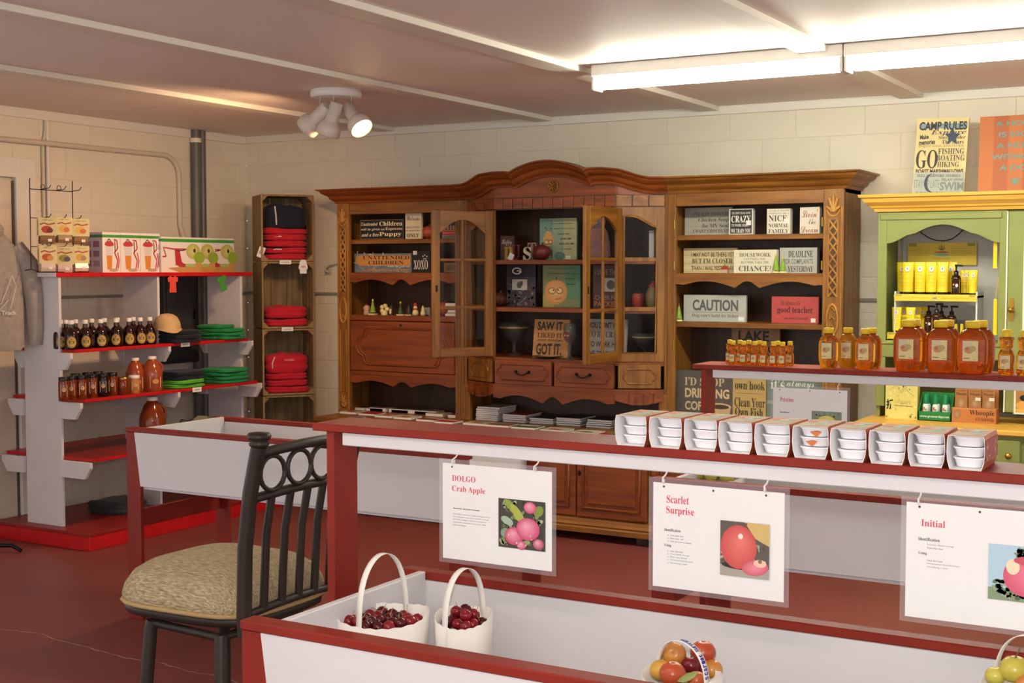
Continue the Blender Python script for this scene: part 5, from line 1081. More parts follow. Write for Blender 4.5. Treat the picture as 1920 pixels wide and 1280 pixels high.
# ---- shelf three: jars and jugs
def jar(label, px, X, z, r, h, m, cap, lab=True, hint=740, grp='jam jars on the third shelf'):
    y = onX(px, hint, X).y; t = thing('jam_jar', label, 'jar', (X, y, z), random.uniform(-.85, -.5), grp)
    MB().lathe([(r * .93, 0), (r, .004), (r, h * .8), (r * .9, h * .86)], seg=18).build('jar', m, t); MB().lathe([(r * .93, h * .84), (r * .95, h * .86), (r * .95, h * .98), (r * .88, h), (.001, h)], seg=18).build('lid', cap, t)
    if lab:
        A = Art(r * 1.2, h * .5); A.rect('#d9cf9e', 0, 0, 1, 1).ell('#c9a070', .5, .6, .3, .2).line('#8a5a3a', [(.2, .3), (.8, .3)], .002).line('#b05a3c', [(.25, .75), (.45, .55), (.7, .78)], .0015).text('JAM', '#7a5a34', .5, .16, .5, .1, 'serif')
        A.v = [(v[0] - r * .6, v[1], v[2]) for v in A.v]; A.build('label', t, bend=lambda v, r=r: ((r + .0005 - v[1]) * math.cos(v[0] / r), (r + .0005 - v[1]) * math.sin(v[0] / r), v[2] + h * .18))
    return t
for k, (px, m) in enumerate(((120, JAM), (134, JAM), (153, JAM), (173, JAM), (194, JAMD), (211, JAM))): jar(f'jam jar with black lid on the third shelf, {P7[k]} from left', px, -5.97 if k % 2 else -5.95, SZ[1], .031, .135, m, BCAP)
for k, px in enumerate((142, 164, 184)): jar('jam jar with black lid in the back row, ' + ('left', 'middle', 'right')[k], px, -6.05, SZ[1], .031, .14, JAMD if k else JAM, BCAP, False)
jar('squat amber jar with gold lid between jam jars and jugs', 231, -5.95, SZ[1], .037, .105, JAM, BRASS, False); jar('squat jar with cream lid and label beside the cider jugs', 252, -5.95, SZ[1], .034, .108, mat('peach_jam', '#b8743c', .3), WCAP)
def jug(label, px, X, z, r, h, m, hint):
    y = onX(px, hint, X).y; t = thing('cider_jug', label, 'jug', (X, y, z), -.7, 'cider jugs on the shelving unit')
    MB().lathe([(r * .92, 0), (r, .008), (r, h * .5), (r * .93, h * .62), (r * .6, h * .83), (r * .38, h * .9), (r * .36, h * .93)], seg=22).build('jug', m, t); MB().lathe([(r * .42, h * .92), (r * .42, h * .99), (r * .38, h), (.001, h)], seg=18).build('cap', WCAP, t)
    MB().tube([(-r * .2, r * .5, h * .84), (-r * .3, r * .95, h * .74), (-r * .3, r * 1.0, h * .55)], r * .13, 8).build('handle', m, t)
    A = Art(r * 1.1, h * .32); A.rect('#dccf9c', 0, 0, 1, 1).ell('#c88a4a', .5, .6, .3, .22).line('#8a4a2a', [(.2, .3), (.8, .35)], .002).text('CIDER', '#8a4a2a', .5, .17, .6, .12, 'serif')
    A.v = [(v[0] - r * .55, v[1], v[2]) for v in A.v]; A.build('label', t, bend=lambda v, r=r: ((r + .0005 - v[1]) * math.cos(v[0] / r + .25), (r + .0005 - v[1]) * math.sin(v[0] / r + .25), v[2] + h * .1))
jug('reddish cider jug behind the front one on the third shelf', 254, -6.04, SZ[1], .058, .205, CIDER, 735); jug('reddish cider jug with yellow label at the front of the third shelf', 286, -5.97, SZ[1], .062, .212, CIDER, 733)
jug('large amber cider jug with white cap on the lowest shelf', 286, -6.0, SZ[2], .082, .30, mat('amber_cider', '#8a3d16', .12, trans=.25, spec=.6), 800)
# folded shirts, cap
def fz(px, py, zz): p = onZ(px, py, zz); return (p.x, p.y, zz)
def pile(base, n, h, m, labs, w=.27, d=.24, rz=PI / 2, grp=None, x=-6.06):
    Y = base
    for k in range(n): folded(labs % OR5[k] if '%' in labs else labs, (x + .008 * (k % 2), Y, SZ[pile.lv] + k * h), w, d, h * 1.0, m[k] if isinstance(m, list) else m, rz + random.uniform(-.07, .07), grp, seed=int(Y * 1000) + k)
pile.lv = 0
pile(onX(330, 632, -6.06).y, 3, .026, NAVY, 'navy shirt folded under the tan cap, %s', w=.25, grp='navy shirts on the second shelf')
pile(onX(388, 625, -6.16).y + .04, 4, .024, GREENC, 'green shirt in the inner pile on the second shelf, %s', w=.20, d=.2, grp='green shirts on the second shelf', x=-6.12)
pile(6.69, 3, .024, GREENC, 'green shirt in the outer pile on the second shelf, %s', w=.22, d=.22, grp='green shirts on the second shelf')
pile.lv = 1
pile(onX(340, 720, -6.0).y, 4, .027, [LIMEC, LIMEC, NAVY, NAVY], 'shirt in the navy over lime pile on the third shelf, %s', w=.26, grp='navy and lime shirts on the third shelf', x=-6.02)
pile(onX(425, 705, -6.0).y, 4, .024, GREENC, 'green shirt in the right pile on the third shelf, %s', w=.27, grp='green shirts on the third shelf', x=-6.02)
folded('charcoal garment folded on the red plinth', (-6.2, onX(214, 935, -6.2).y + .03, .102), .28, .3, .075, DKGREY, PI / 2, None, 'folded_garment', 'garment', 77)
capx = onX(322, 610, -6.03).y
cp = thing('baseball_cap', 'tan baseball cap lying on the navy shirts', 'cap', (-6.05, capx - .02, SZ[0] + .079), -.5)
MB().lathe([(.088, 0), (.09, .02), (.085, .05), (.065, .085), (.035, .102), (.001, .106)], seg=22, sy=.95).build('crown', TANC, cp)
vis = []
for k in range(2):
    vis.append([(.06 + .085 * math.sin(PI * i / 12) + (.0 if k == 0 else .0), -.078 + .156 * i / 12, .004 + .014 * math.sin(PI * i / 12) * 0 - .018 * math.sin(PI * i / 12) + .004 * k) for i in range(13)])
inner = [[(.055, -.078 + .156 * i / 12, .008 + .004 * k) for i in range(13)] for k in range(2)]
MB().loft([inner[0], vis[0], vis[1], inner[1]], False, False, False).build('visor', TANC, cp)
A = Art(.06, .03); A.text('orchard', '#a03a32', .5, .5, 1, .6, 'script').line('#5a7a3a', [(.1, .1), (.9, .1)], .003); A.build('print', cp, (.0, -.089, .03))
cb = thing('plastic_bag', 'crumpled clear plastic bag on the lowest shelf beside the jug', 'bag', (-6.0, onX(372, 790, -6.0).y, SZ[2])); rd = random.Random(3)
MB().loft([[((.16 * k) * (1 + .15 * rd.uniform(-1, 1)) * math.cos(2 * PI * i / 14) * .75, .22 * k * (1 + .15 * rd.uniform(-1, 1)) * math.sin(2 * PI * i / 14), z_ * (1 + .4 * rd.uniform(-1, 1))) for i in range(14)] for k, z_ in ((.9, 0), (1, .05), (.8, .09), (.4, .11))]).build('film', mat('cloudy_film', '#a3a596', .2, trans=.4), cb)
# ---- on the top board: printed boxes
TZ = 1.578
def juicer_art(A):
    A.rect('#e9e4e0', 0, 0, 1, 1).rect('#3f9a3a', 0, .87, 1, .94); A.ell('#c03a3c', .38, .72, .24, .06).poly('#d8d2d0', [(.16, .72), (.6, .72), (.54, .38), (.22, .38)]).poly('#d98a3a', [(.22, .42), (.54, .42), (.5, .08), (.26, .08)]).ell('#c03a3c', .38, .70, .26, .05).line('#5a4a48', [(.25, .76), (.35, .84), (.5, .76)], .006).line('#c0383a', [(.62, .82), (.8, .8), (.84, .6), (.66, .5), (.84, .3), (.74, .06)], .008).line('#c0383a', [(.84, .5), (.92, .3), (.86, .1)], .007).line('#5a3a3a', [(.68, .78), (.7, .5)], .006)
    A.ell('#b8a88c', .6, .06, .25, .04)
def side_art(A):
    A.rect('#cfc9d2', 0, 0, 1, 1).rect('#3f8a46', 0, .87, 1, .94)
    for k in range(6): A.rect(('#8a7f90', '#a89aa4', '#9a6a72')[k % 3], .15 + .4 * (k % 2), .15 + .24 * (k // 2), .45 + .4 * (k % 2), .3 + .24 * (k // 2))
def peel_art(A):
    A.rect('#e9e2dc', 0, 0, 1, 1).rect('#3f9a3a', 0, .86, 1, .95).ell('#b9b45a', .8, .6, .18, .22, '#d8d48a').ell('#8fae3a', .95, .42, .14, .18).ell('#3c2a1e', .83, .62, .03, .06).poly('#c8955a', [(.15, .12), (.55, .16), (1, .3), (1, .0), (.45, .0)]).line('#b03038', [(.05, .72), (.12, .45), (.03, .44)], .008).line('#b03038', [(.08, .7), (.3, .66), (.62, .66)], .008).poly('#b8323c', [(.33, .68), (.45, .66), (.5, .3), (.62, .18), (.35, .2)]).line('#4a3a3a', [(.38, .6), (.6, .64)], .006).ell('#b23a3c', .52, .2, .12, .05).ell('#a8c46a', .72, .2, .14, .05)
def retail(label, y0, y1, xb, xf, h, front, side=None, grp=None):
    t = thing('product_box', label, 'box', (xf, y0, TZ), PI / 2, grp); w = y1 - y0; d = xf - xb      # local x -> +Y, local -y -> +X
    bx(0, w, 0, d, 0, h).build('carton', mat('carton_white', '#dcd6d2', .55), t, bevel=.001)
    A = Art(w, h); front(A); A.build('front_print', t)
    if side: A = Art(d, h); side(A); A.build('side_print', t, (0, d, 0), (0, 0, -PI / 2))
def yat(px, X): return onX(px, 480, X).y
ya = [yat(p, -6.14) for p in (192, 226, 263, 300)]
for k in range(3): retail('white carton with a red hand juicer picture on the top board, ' + ('left', 'middle', 'right')[k], ya[k] + .001, ya[k + 1] - .001, -6.14 - .17, -6.14, .243, juicer_art, side_art, 'juicer cartons on the top board')
yb = yat(302, -6.12)
pw = yat(377, -6.12) - yb
retail('wide white carton with apple peeler picture at the front of the top board', yb, yb + pw, -6.21, -6.12, .225, peel_art, side_art, 'peeler cartons on the top board')
retail('apple peeler carton half hidden behind the wide one', yat(403, -6.22) - pw, yat(403, -6.22), -6.31, -6.22, .228, peel_art, None, 'peeler cartons on the top board')
retail('apple peeler carton furthest right and back on the top board', yat(439, -6.32) - pw, yat(439, -6.32), -6.41, -6.32, .232, peel_art, None, 'peeler cartons on the top board')
# wire rack with packets
rk = thing('wire_rack', 'black wire counter rack hung with small seed packets', 'rack', (-6.2, 5.4, TZ))
def wp(px, py, X=-6.2): p = onX(px, py, X); return (X, p.y, p.z)
yl, yr = onX(57, 430, -6.2).y, onX(137, 430, -6.2).y; zt_ = onX(57, 354, -6.2).z
w = MB(); w.tube([(-6.13, yl, TZ + .003), (-6.2, yl, TZ + .02), (-6.2, yl, zt_ + .045), (-6.19, yl - .006, zt_ + .06)], .0028, 6); w.tube([(-6.13, yr, TZ + .003), (-6.2, yr, TZ + .02), (-6.2, yr, zt_ + .045), (-6.19, yr - .006, zt_ + .06)], .0028, 6)
w.tube([(-6.2, yl, zt_), (-6.2, yr, zt_)], .0028, 6); w.tube([(-6.13, yl, TZ + .003), (-6.13, yr + .05, TZ + .003)], .0028, 6); w.tube([(-6.32, yl, TZ + .003), (-6.2, yl, TZ + .02)], .0028, 6); w.tube([(-6.32, yr, TZ + .003), (-6.2, yr, TZ + .02)], .0028, 6)
zz1, zz2 = onX(57, 408, -6.2).z, onX(57, 462, -6.2).z
for zz in (zz1, zz2): w.tube([(-6.2, yl, zz), (-6.2, yr, zz)], .0024, 6)
w.build('frame', BLACKMET, rk, world=True)
for zz in (zt_, zz1, zz2):
    for k in range(3):
        y = yl + (yr - yl) * (.22 + .36 * k); MB().tube([(-6.2, y, zz), (-6.12, y, zz + .005), (-6.105, y, zz + .022)], .0024, 6).build('peg', BLACKMET, rk, world=True)
for k in range(2):
    y = yl + (yr - yl) * (.3 + .38 * k); MB().tube([(-6.2, y + .014 * math.cos(a), zt_ + .016 + .014 * math.sin(a)) for a in [2 * PI * i / 12 for i in range(12)]], .002, 5, closed=True).build('ring', BLACKMET, rk, world=True)
PKC = (('#b83a24', '#7a2a1c'), ('#d8a83c', '#c86a3c'), ('#d9b04a', '#c8703c'), ('#b84a28', '#c88a3a'), ('#8a8a2c', '#5a4a5a'), ('#c8a03c', '#a87a6a'))
PN = ('upper row, left', 'upper row, middle', 'upper row, right', 'lower row, left', 'lower row, middle', 'lower row, right')
for r_ in range(2):
    for k in range(3):
        y = yl + (yr - yl) * (.22 + .36 * k); zz = (zz1, zz2)[r_]
        for j in range(2):
            i = r_ * 3 + k; t = thing('seed_packet', ('front' if j == 0 else 'rear') + ' dip mix packet on the wire rack, ' + PN[i], 'packet', (-6.125 - .03 * j + .012 * ((k * 7 + r_ * 3) % 3 - 1), y + .014 * j, zz - .148 + .006 * ((k + r_) % 2)), PI / 2 - .42 + .05 * j + .14 * ((k * 2 + r_) % 3 - 1), 'packets on the wire rack')
            bx(-.05, .05, 0, .004, .045, .15).build('card', mat('packet_card', '#d6c48c', .5), t)
            MB().loft([[(-.04, 0, .0), (.04, 0, .0), (.04, .01, 0), (-.04, .01, 0)], [(-.041, -.008, .02), (.041, -.008, .02), (.041, .018, .02), (-.041, .018, .02)], [(-.04, .0, .048), (.04, .0, .048), (.04, .006, .048), (-.04, .006, .048)]], smooth=False).build('pouch', mat('pouch_tan' if r_ == 0 else 'pouch_pale', '#8a6a48' if r_ == 0 else '#d8bfae', .25), t)
            A = Art(.1, .105); A.rect('#d3c68e', 0, 0, 1, 1).line('#a84a2c', [(.08, .62), (.3, .7), (.55, .62), (.92, .7)], .008).ell(PKC[i][0], .45, .35, .3, .2).ell(PKC[i][1], .62, .3, .18, .14).text('dip mix', '#7a5a2c', .5, .86, .6, .1, 'script'); A.build('print', t, (-.05, 0, .045))
            if j == 0: A = Art(.022, .016); A.rect('#e6e0d8', 0, 0, 1, 1); A.build('price_sticker', t, (0, -.0085, .012))
# paper shirts and price cards on the shelf edges
def tee(label, px, py, m, tilt):
    X = -6.066; p = onX(px, py, X); t = thing('paper_tag', label, 'tag', (X, p.y, p.z), PI / 2); t.rotation_euler = (0, tilt, PI / 2)
    MB().prism([(-.018, 0), (-.008, -.008), (.008, -.008), (.018, 0), (.045, -.012), (.04, -.04), (.026, -.036), (.03, -.105), (-.03, -.105), (-.026, -.036), (-.04, -.04), (-.045, -.012)], 'y', -.001, .001).build('card', m, t)
tee('red paper T-shirt cutout hanging from the top board', 324, 517, mat('paper_red', '#e0503c', .6), .0); tee('green paper T-shirt cutout hanging askew from the top board', 414, 517, mat('paper_green', '#4a9a3c', .6), -.3)
def card(label, px, py, X):
    p = onX(px, py, X); t = thing('price_card', label, 'card', (X + .002, p.y, p.z), PI / 2); bx(-.04, .04, -.001, .001, -.012, .018).build('card', PAPER, t); A = Art(.05, .012); A.text('SHIRTS', '#6a5f58', .5, .5, .9, .8, 'sansb'); A.build('print', t, (-.025, -.0012, -.004))
card('white price card on the edge of the second shelf', 347, 646, -5.972); card('white price card on the edge of the third shelf', 369, 731, -5.898)
# ---- grey hooded sweatshirt on a rack at the far left
hr_ = thing('clothes_rack', 'black garment rack at the left edge, only its foot showing', 'rack', (-6.42, 4.98, 0))
m = MB(); f1 = onZ(40, 1036, 0); m.tube([(-6.50, 4.9, .03), (f1.x - .05, f1.y - .02, .04), (f1.x, f1.y, .012)], .012, 8); m.tube([(-6.50, 4.9, .03), (f1.x - .10, f1.y - .22, .012)], .012, 8); m.build('foot', BLACKMET, hr_, world=True)
MB().tube([(-6.5, 4.9, .03), (-6.5, 4.9, 2.0), (-6.5, 4.4, 2.0)], .012, 8).build('frame', BLACKMET, hr_, world=True)
hx = onX(5, 500, -6.38); ho = thing('hooded_sweatshirt', 'grey hooded sweatshirt with white line print hanging at the left edge', 'sweatshirt', (-6.38, hx.y - .12, 1.13), PI / 2 - .35)
def tor(k, z_, w_, d_): return [(w_ * (1 if abs(math.cos(a)) < 1 else 1) * math.cos(a), d_ * math.sin(a) * (1 + .08 * math.sin(5 * a + k)), z_) for a in [2 * PI * i / 24 for i in range(24)]]
MB().loft([tor(0, 0, .20, .07), tor(1, .04, .215, .085), tor(2, .25, .22, .09), tor(3, .45, .215, .085), tor(4, .58, .19, .07), tor(5, .66, .12, .05), tor(6, .69, .06, .04)]).build('body', GREYC, ho)
MB().tube([(.17, 0, .6), (.235, -.02, .5), (.265, -.03, .3), (.275, -.03, .12), (.27, -.03, .03)], [.05, .058, .055, .05, .04], 12).build('sleeve', GREYC, ho); MB().tube([(-.17, 0, .6), (-.235, -.02, .5), (-.265, -.03, .3), (-.275, -.03, .12), (-.27, -.03, .03)], [.05, .058, .055, .05, .04], 12).build('sleeve', GREYC, ho)
MB().lathe([(.05, .62), (.1, .66), (.105, .70), (.08, .735), (.03, .75)], seg=18, sy=.75, cy=-.01).build('hood', GREYC, ho)
MB().tube([(.02, -.08, .66), (.03, -.095, .58), (.03, -.1, .5)], .004, 6).build('drawstring', PAPER, ho)
A = Art(.22, .25); A.line('#cfc8be', [(.1, .9), (.4, .75), (.45, .5), (.3, .3), (.55, .2), (.7, .5), (.85, .85), (.95, .6), (.8, .1)], .004).line('#cfc8be', [(.2, .2), (.5, .05), (.75, .3)], .004).text('Track', '#cfc8be', .75, .0, .4, .1, 'bold'); A.build('print', ho, (-.07, -.098, .22))
# ================= bar stool =================
st = thing('bar_stool', 'dark metal bar stool with woven beige seat cushion', 'stool', (-2.60, 2.89, 0))
sx0, sx1, sy0, sy1 = -2.89, -2.40, 2.70, 3.13
def sq(k, z, pw=4.): 
    cx, cy, hx_, hy_ = (sx0 + sx1) / 2, (sy0 + sy1) / 2, (sx1 - sx0) / 2, (sy1 - sy0) / 2; out = []
    for i in range(40):
        a = 2 * PI * i / 40; c, s = math.cos(a), math.sin(a); q = (abs(c) ** pw + abs(s) ** pw) ** (-1 / pw)
        out.append((cx + hx_ * k * q * c, cy + hy_ * k * q * s * (1.06 - .1 * c * .5), z))
    return out
CUSH = mat('woven_chenille', '#84704f', .9, c2='#cdbb95', nscale=3, stretch=(16, 130, 60), bump=.6, bscale=3)
MB().loft([sq(.97, .648), sq(1.02, .655), sq(1.03, .672), sq(1.0, .70), sq(.92, .732), sq(.76, .757), sq(.5, .772), sq(.15, .778)]).build('cushion', CUSH, st, world=True)
MB().tube([p for p in sq(1.025, .652)], .007, 6, closed=True).build('piping', mat('piping_beige', '#b59a68', .8, bump=.5, bscale=200), st, world=True)
MB().loft([sq(.97, .618), sq(1.0, .622), sq(1.01, .640), sq(.98, .647)]).build('seat_frame', BRONZE, st, world=True)
def back_post(y, r=.021):
    return MB().tube([(sx1 + .015, y, .612), (sx1 + .012, y, .66), (sx1 + .018, y, .85), (sx1 + .038, y, 1.0), (sx1 + .062, y, 1.10), (sx1 + .07, y, 1.13)], r, 12)
for y in (sy0, sy1):
    back_post(y).build('back_post', BRONZE, st, world=True)
    MB().lathe([(.021, 0), (.026, .004), (.028, .01), (.023, .016), (.031, .022), (.0325, .031), (.028, .038), (.001, .041)], seg=18).build('finial', BRONZE, st, loc=(sx1 + .071 + 2.60, y - 2.89, 1.128))
def rail(z, xo, bow=.02): return [(sx1 + xo + bow * math.sin(PI * i / 10), sy0 + (sy1 - sy0) * i / 10, z + .012 * math.sin(PI * i / 10)) for i in range(11)]
MB().tube(rail(1.108, .064), .0145, 8).build('top_rail', BRONZE, st, world=True); MB().tube(rail(.985, .040), .0135, 8).build('mid_rail', BRONZE, st, world=True); MB().tube(rail(.665, .012, .01), .012, 8).build('lower_rail', BRONZE, st, world=True)
for k in range(4):
    u = (k + .62) / 4.24; y = sy0 + (sy1 - sy0) * u; b = .02 * math.sin(PI * u)
    MB().tube([(sx1 + .054 + b + .03 * math.cos(a) * .16, y + .045 * math.cos(a), 1.046 + .010 * math.sin(PI * u) + .047 * math.sin(a)) for a in [2 * PI * i / 20 for i in range(20)]],   .0068, 8, closed=True).build('ring', BRONZE, st, world=True)
for k in range(5):
    u = (k + 1) / 6; y = sy0 + (sy1 - sy0) * u; b = math.sin(PI * u)
    MB().tube([(sx1 + .042 + .02 * b, y, .985 + .01 * b), (sx1 + .024 + .014 * b, y, .88), (sx1 + .014 + .01 * b, y, .67)], .0115, 8).build('spindle', BRONZE, st, world=True)
lt = [(-2.75, 2.725), (-2.47, 2.70), (-2.75, 3.02), (-2.47, 3.02)]
for x, y in lt:
    ex, ey = (x + 2.61) * .28, (y - 2.87) * .28
    MB().tube([(x, y, .60), (x + ex * .1, y + ey * .1, .58), (x + ex, y + ey, 0)], .019, 12).build('leg', BRONZE, st, world=True)
for a, b in ((0, 1), (2, 3), (0, 2), (1, 3)): MB().tube([(*lt[a], .595), (*lt[b], .595)], .0125, 8).build('swivel_bar', BRONZE, st, world=True)
MB().lathe([(.09, .597), (.09, .617)], cx=-.01, seg=20).build('swivel_plate', BRONZE, st)
R3 = [(x + (x + 2.61) * .20, y + (y - 2.87) * .20, .17) for x, y in (lt[0], lt[1], lt[3], lt[2])]
MB().tube(R3, .009, 8, closed=True).build('foot_ring', BRONZE, st, world=True)

# ================= laminated variety cards =================
HOOKW = mat('white_hook', '#e6e2da', .4)
def hang_card(label, tl, br_x, Y, artf, hooks, shelf, h=.216, w=.2794, mat_film=None, zt=None):
    p = onY(tl[0], tl[1], Y); z1 = zt or p.z
    t = thing('variety_card', label, 'sign', (p.x, Y, z1 - h), 0, 'laminated apple variety cards'); m = .010
    bx(-m, w + m, .0006, .0012, -m, h + m).build('film', LAMIN, t); bx(0, w, 0, .0005, 0, h).build('paper', mat('sheet_white', '#e2e0dc', .35), t)
    A = Art(w, h, .00012); A.rect('#e2e0dc', .002, .002, .998, .998); artf(A); A.build('print', t)
    for hx_ in hooks:
        q = onY(hx_[0], hx_[1], Y); bx_ = Vector((q.x, Y - .002, z1 + .004))
        MB().tube([(q.x, Y + .012, 1.183), (q.x, Y + .006, 1.178), (q.x, Y - .009, 1.174), (q.x + .001, Y - .012, 1.166), (q.x, Y - .006, z1 + .001), (q.x - .002, Y + .003, z1 + .001), (q.x - .004, Y + .006, z1 + .006)], .0018, 6).build('hook', HOOKW, shelf, world=True)
    return t
def para(A, x0, y0, lines, c='#55514e', hh=.014):
    for k, (tx, w) in enumerate(lines): A.text(tx, c, x0 + w / 2, y0 - .028 * k, w, hh, 'thin')
PINK = '#d0465e'
def holes(A, xs):
    for x in xs: A.ell('#3a2226', x, .965, .008, .0105)
def dolgo(A):
    holes(A, (.09,)); A.text('DOLGO', PINK, .20, .85, .22, .062, 'serif').text('Crab Apple', PINK, .245, .735, .31, .075, 'serif'); A.text('Spectacular, decorative Crabapple', '#4a4644', .225, .535, .25, .016, 'bold')
    para(A, .1, .475, (('The brilliant crimson fruit ripens in August and are', .345), ('about the size of small plums. Sweeter and larger', .335), ('than other crabapples, this fruit is excellent for', .31), ('eating fresh, making jams, butter, jams, jellies,', .31), ('ciders and sauces.', .125)))
    x0, y0, x1, y1 = .525, .19, .945, .69; W, H = x1 - x0, y1 - y0; f = lambda x, y: (x0 + W * x, y0 + H * y)
    A.rect('#3d3a30', x0, y0, x1, y1).specks(('#5a6a3a', '#7a8a4a', '#2c2a22', '#8a9a7a', '#6a5a44', '#a8a88a'), 70, x0 + .03, y0 + .03, x1 - .03, y1 - .03, .035, 4)
    for cx, cy, rx, ry, ro, c in ((.28, .84, .2, .08, -.7, '#8a9a3c'), (.42, .7, .24, .09, -.9, '#a3aa4a'), (.86, .8, .12, .1, .8, '#7a8a34'), (.19, .55, .14, .08, -.4, '#9ab09a'), (.15, .3, .1, .1, .2, '#7a947a'), (.55, .12, .14, .05, .3, '#8aa060')): A.ell(c, *f(cx, cy), rx * W, ry * H, rot=ro, n=14)
    for cx, cy, r, c in ((.68, .86, .13, '#c04a6a'), (.34, .25, .2, '#b83a5c'), (.86, .14, .12, '#a03a54'), (.5, .06, .1, '#b83c60'), (.64, .42, .25, '#c0426a')):
        cx2 = min(cx, 1 - r * .95) if cx > .9 else cx
        A.ell(c, *f(cx2, max(cy, r * .8)), r * W, r * H * .92, '#e8a0b0', -r * W * .2, r * H * .3, n=24)
    A.specks(('#d8d0b0', '#c8b890'), 10, *f(.1, .05), *f(.95, .3), .012, 8)
def scarlet(A):
    holes(A, (.085, .47, .865)); A.text('Scarlet', PINK, .195, .85, .175, .075, 'serif').text('Surprise', PINK, .215, .738, .22, .088, 'serif'); A.text('Identification', '#4a4644', .155, .555, .13, .026, 'serif')
    para(A, .14, .505, (('Fruit color: Red', .1), ('Flesh color: red', .1), ('Fruit size: small to medium', .165))); A.text('Using', '#4a4644', .12, .405, .055, .03, 'serif'); para(A, .14, .355, (('Uses: Eat fresh', .1), ('Flavor quality: Average', .15), ('Flavor style: Sharper', .135), ('Harvest period: Early season', .18), ('Can keeping: 1 week', .135)))
    for y in (.505, .477, .449, .355, .327, .299, .271, .243): A.ell('#55514e', .122, y, .003, .004, n=6)
    x0, y0, x1, y1 = .53, .19, .895, .70; W, H = x1 - x0, y1 - y0; f = lambda x, y: (x0 + W * x, y0 + H * y)
    A.rect('#5b5148', x0, y0, x1, y1).poly('#c8ab6a', [f(.5, 1), f(1, 1), f(1, .6), f(.72, .72)]).rect('#a39a90', x0, y0, x1, y0 + H * .2).specks(('#7a6a58', '#b8a888', '#4a443c', '#9aa08a'), 40, *f(.02, .2), *f(.98, .6), .02, 6)
    A.ell('#2c2422', *f(.45, .2), .42 * W, .07 * H).ell('#c14a48', *f(.38, .54), .37 * W, .40 * H, '#dc7468', .02, .06, n=30).ell('#f2d8cc', *f(.42, .74), .05 * W, .05 * H).ell('#c8586a', *f(.72, .19), .27 * W, .14 * H, '#e08a92', rot=.15).ell('#e8b8a8', *f(.82, .28), .13 * W, .07 * H).ell('#8a6a4a', *f(.82, .32), .04 * W, .04 * H).line('#6a4a30', [f(.5, .92), f(.55, .99)], .003)
def initial(A):
    holes(A, (.085, .47, .865)); A.text('Initial', PINK, .175, .83, .155, .06, 'serif'); A.text('Identification', '#4a4644', .15, .69, .14, .028, 'serif'); para(A, .14, .645, (('Fruit size: Medium to large', .17), ('Fruit color: Red', .1))); A.text('Using', '#4a4644', .11, .565, .055, .03, 'serif'); para(A, .14, .51, (('Uses: Eat fresh', .1), ('Harvest period: Early/Mid season', .21), ('Can keeping: 1 week', .135)))
    x0, y0, x1, y1 = .53, .24, .95, .71; W, H = x1 - x0, y1 - y0; f = lambda x, y: (x0 + W * x, y0 + H * y)
    A.rect('#a9c4d2', x0, y0, x1, y1).rect('#7f9070', x0, y0, x1, y0 + H * .22).specks(('#5f7450', '#7a8c60', '#8a9a7a', '#4a5c40', '#97a088'), 70, *f(.1, .07), *f(.9, .35), .03, 2).specks(('#5f7450', '#6d8058', '#7f8c60'), 40, *f(.42, .78), *f(.9, .92), .035, 5)
    A.ell('#c8506a', *f(.55, .46), .33 * W, .36 * H, '#e07a8c', .02, .02, n=30).ell('#e8d0b0', *f(.36, .62), .1 * W, .14 * H).ell('#c04a5c', *f(.55, .74), .18 * W, .07 * H)
hang_card('laminated DOLGO Crab Apple card hanging under the near shelf', (830, 867), 1034, 2.498, dolgo, ((852, 868), (1005, 880)), near_shelf)
hang_card('laminated Scarlet Surprise card hanging under the near shelf', (1225, 903), 1467, 2.498, scarlet, ((1246, 905), (1436, 922)), near_shelf)
hang_card('laminated Initial card hanging under the near shelf at the right edge', (1700, 940), 1950, 2.498, initial, ((1724, 940), (1940, 955)), near_shelf)
def pristine(A):
    holes(A, (.09, .5, .9)); A.text('Pristine', PINK, .19, .80, .19, .075, 'serif'); A.rect('#7a8a72', .53, .2, .93, .63).specks(('#5d6a50', '#8a9a7a', '#a89a78'), 40, .55, .22, .91, .61, .03, 3).ell('#d8c85a', .73, .4, .14, .16, '#e8dc8a'); A.text('Identification', '#4a4644', .16, .58, .13, .026, 'serif')
pr = onY(1450, 726, 4.785); hang_card('laminated Pristine card hanging under the honey shelf', (1450, 726), 1587, 4.785, pristine, ((1466, 726), (1572, 734)), honey_shelf)

# ================= boxed ramekins =================
edges = [1151, 1214, 1279, 1345, 1412, 1482, 1554, 1626, 1699, 1773, 1849]; BY = 2.508
bxs = [onY(e, 840, BY).x for e in edges]
RAM = mat('ramekin_white', '#f6f5f7', .25); SLV = mat('sleeve_print', '#b8442e', .45, c2='#c87a4a', nscale=25); LIN = mat('sleeve_lining', '#f0eeec', .5)
bwid = (bxs[-1] - bxs[0]) / 10; bh, bd = .0625, .125
def sleeve_pts(w, o=0.): return [(x * w / 2 + (o if x < 0 else -o), z * bh + (o if z < .5 else -o)) for x, z in ((-.80, 0), (.80, 0), (.92, .22), (.97, .5), (.95, .85), (.9, 1), (-.9, 1), (-.95, .85), (-.97, .5), (-.92, .22))]
rb = thing('ramekin_box', 'printed sleeve of three white ramekins, first from the left on the shelf', 'box', ((bxs[0] + bxs[1]) / 2, BY, 1.232), 0, 'boxed ramekins along the near shelf')
def shell(pts, y0, y1): return MB().loft([[(p[0], y, p[1]) for p in pts] for y in (y0, y1)], False, False, True, False)
shell(sleeve_pts(bwid), 0, bd).build('sleeve', SLV, rb); shell(sleeve_pts(bwid, .0008), 0.0002, bd - .0002).build('lining', LIN, rb)
o_, i_ = sleeve_pts(bwid), sleeve_pts(bwid, .0009); n_ = len(o_)
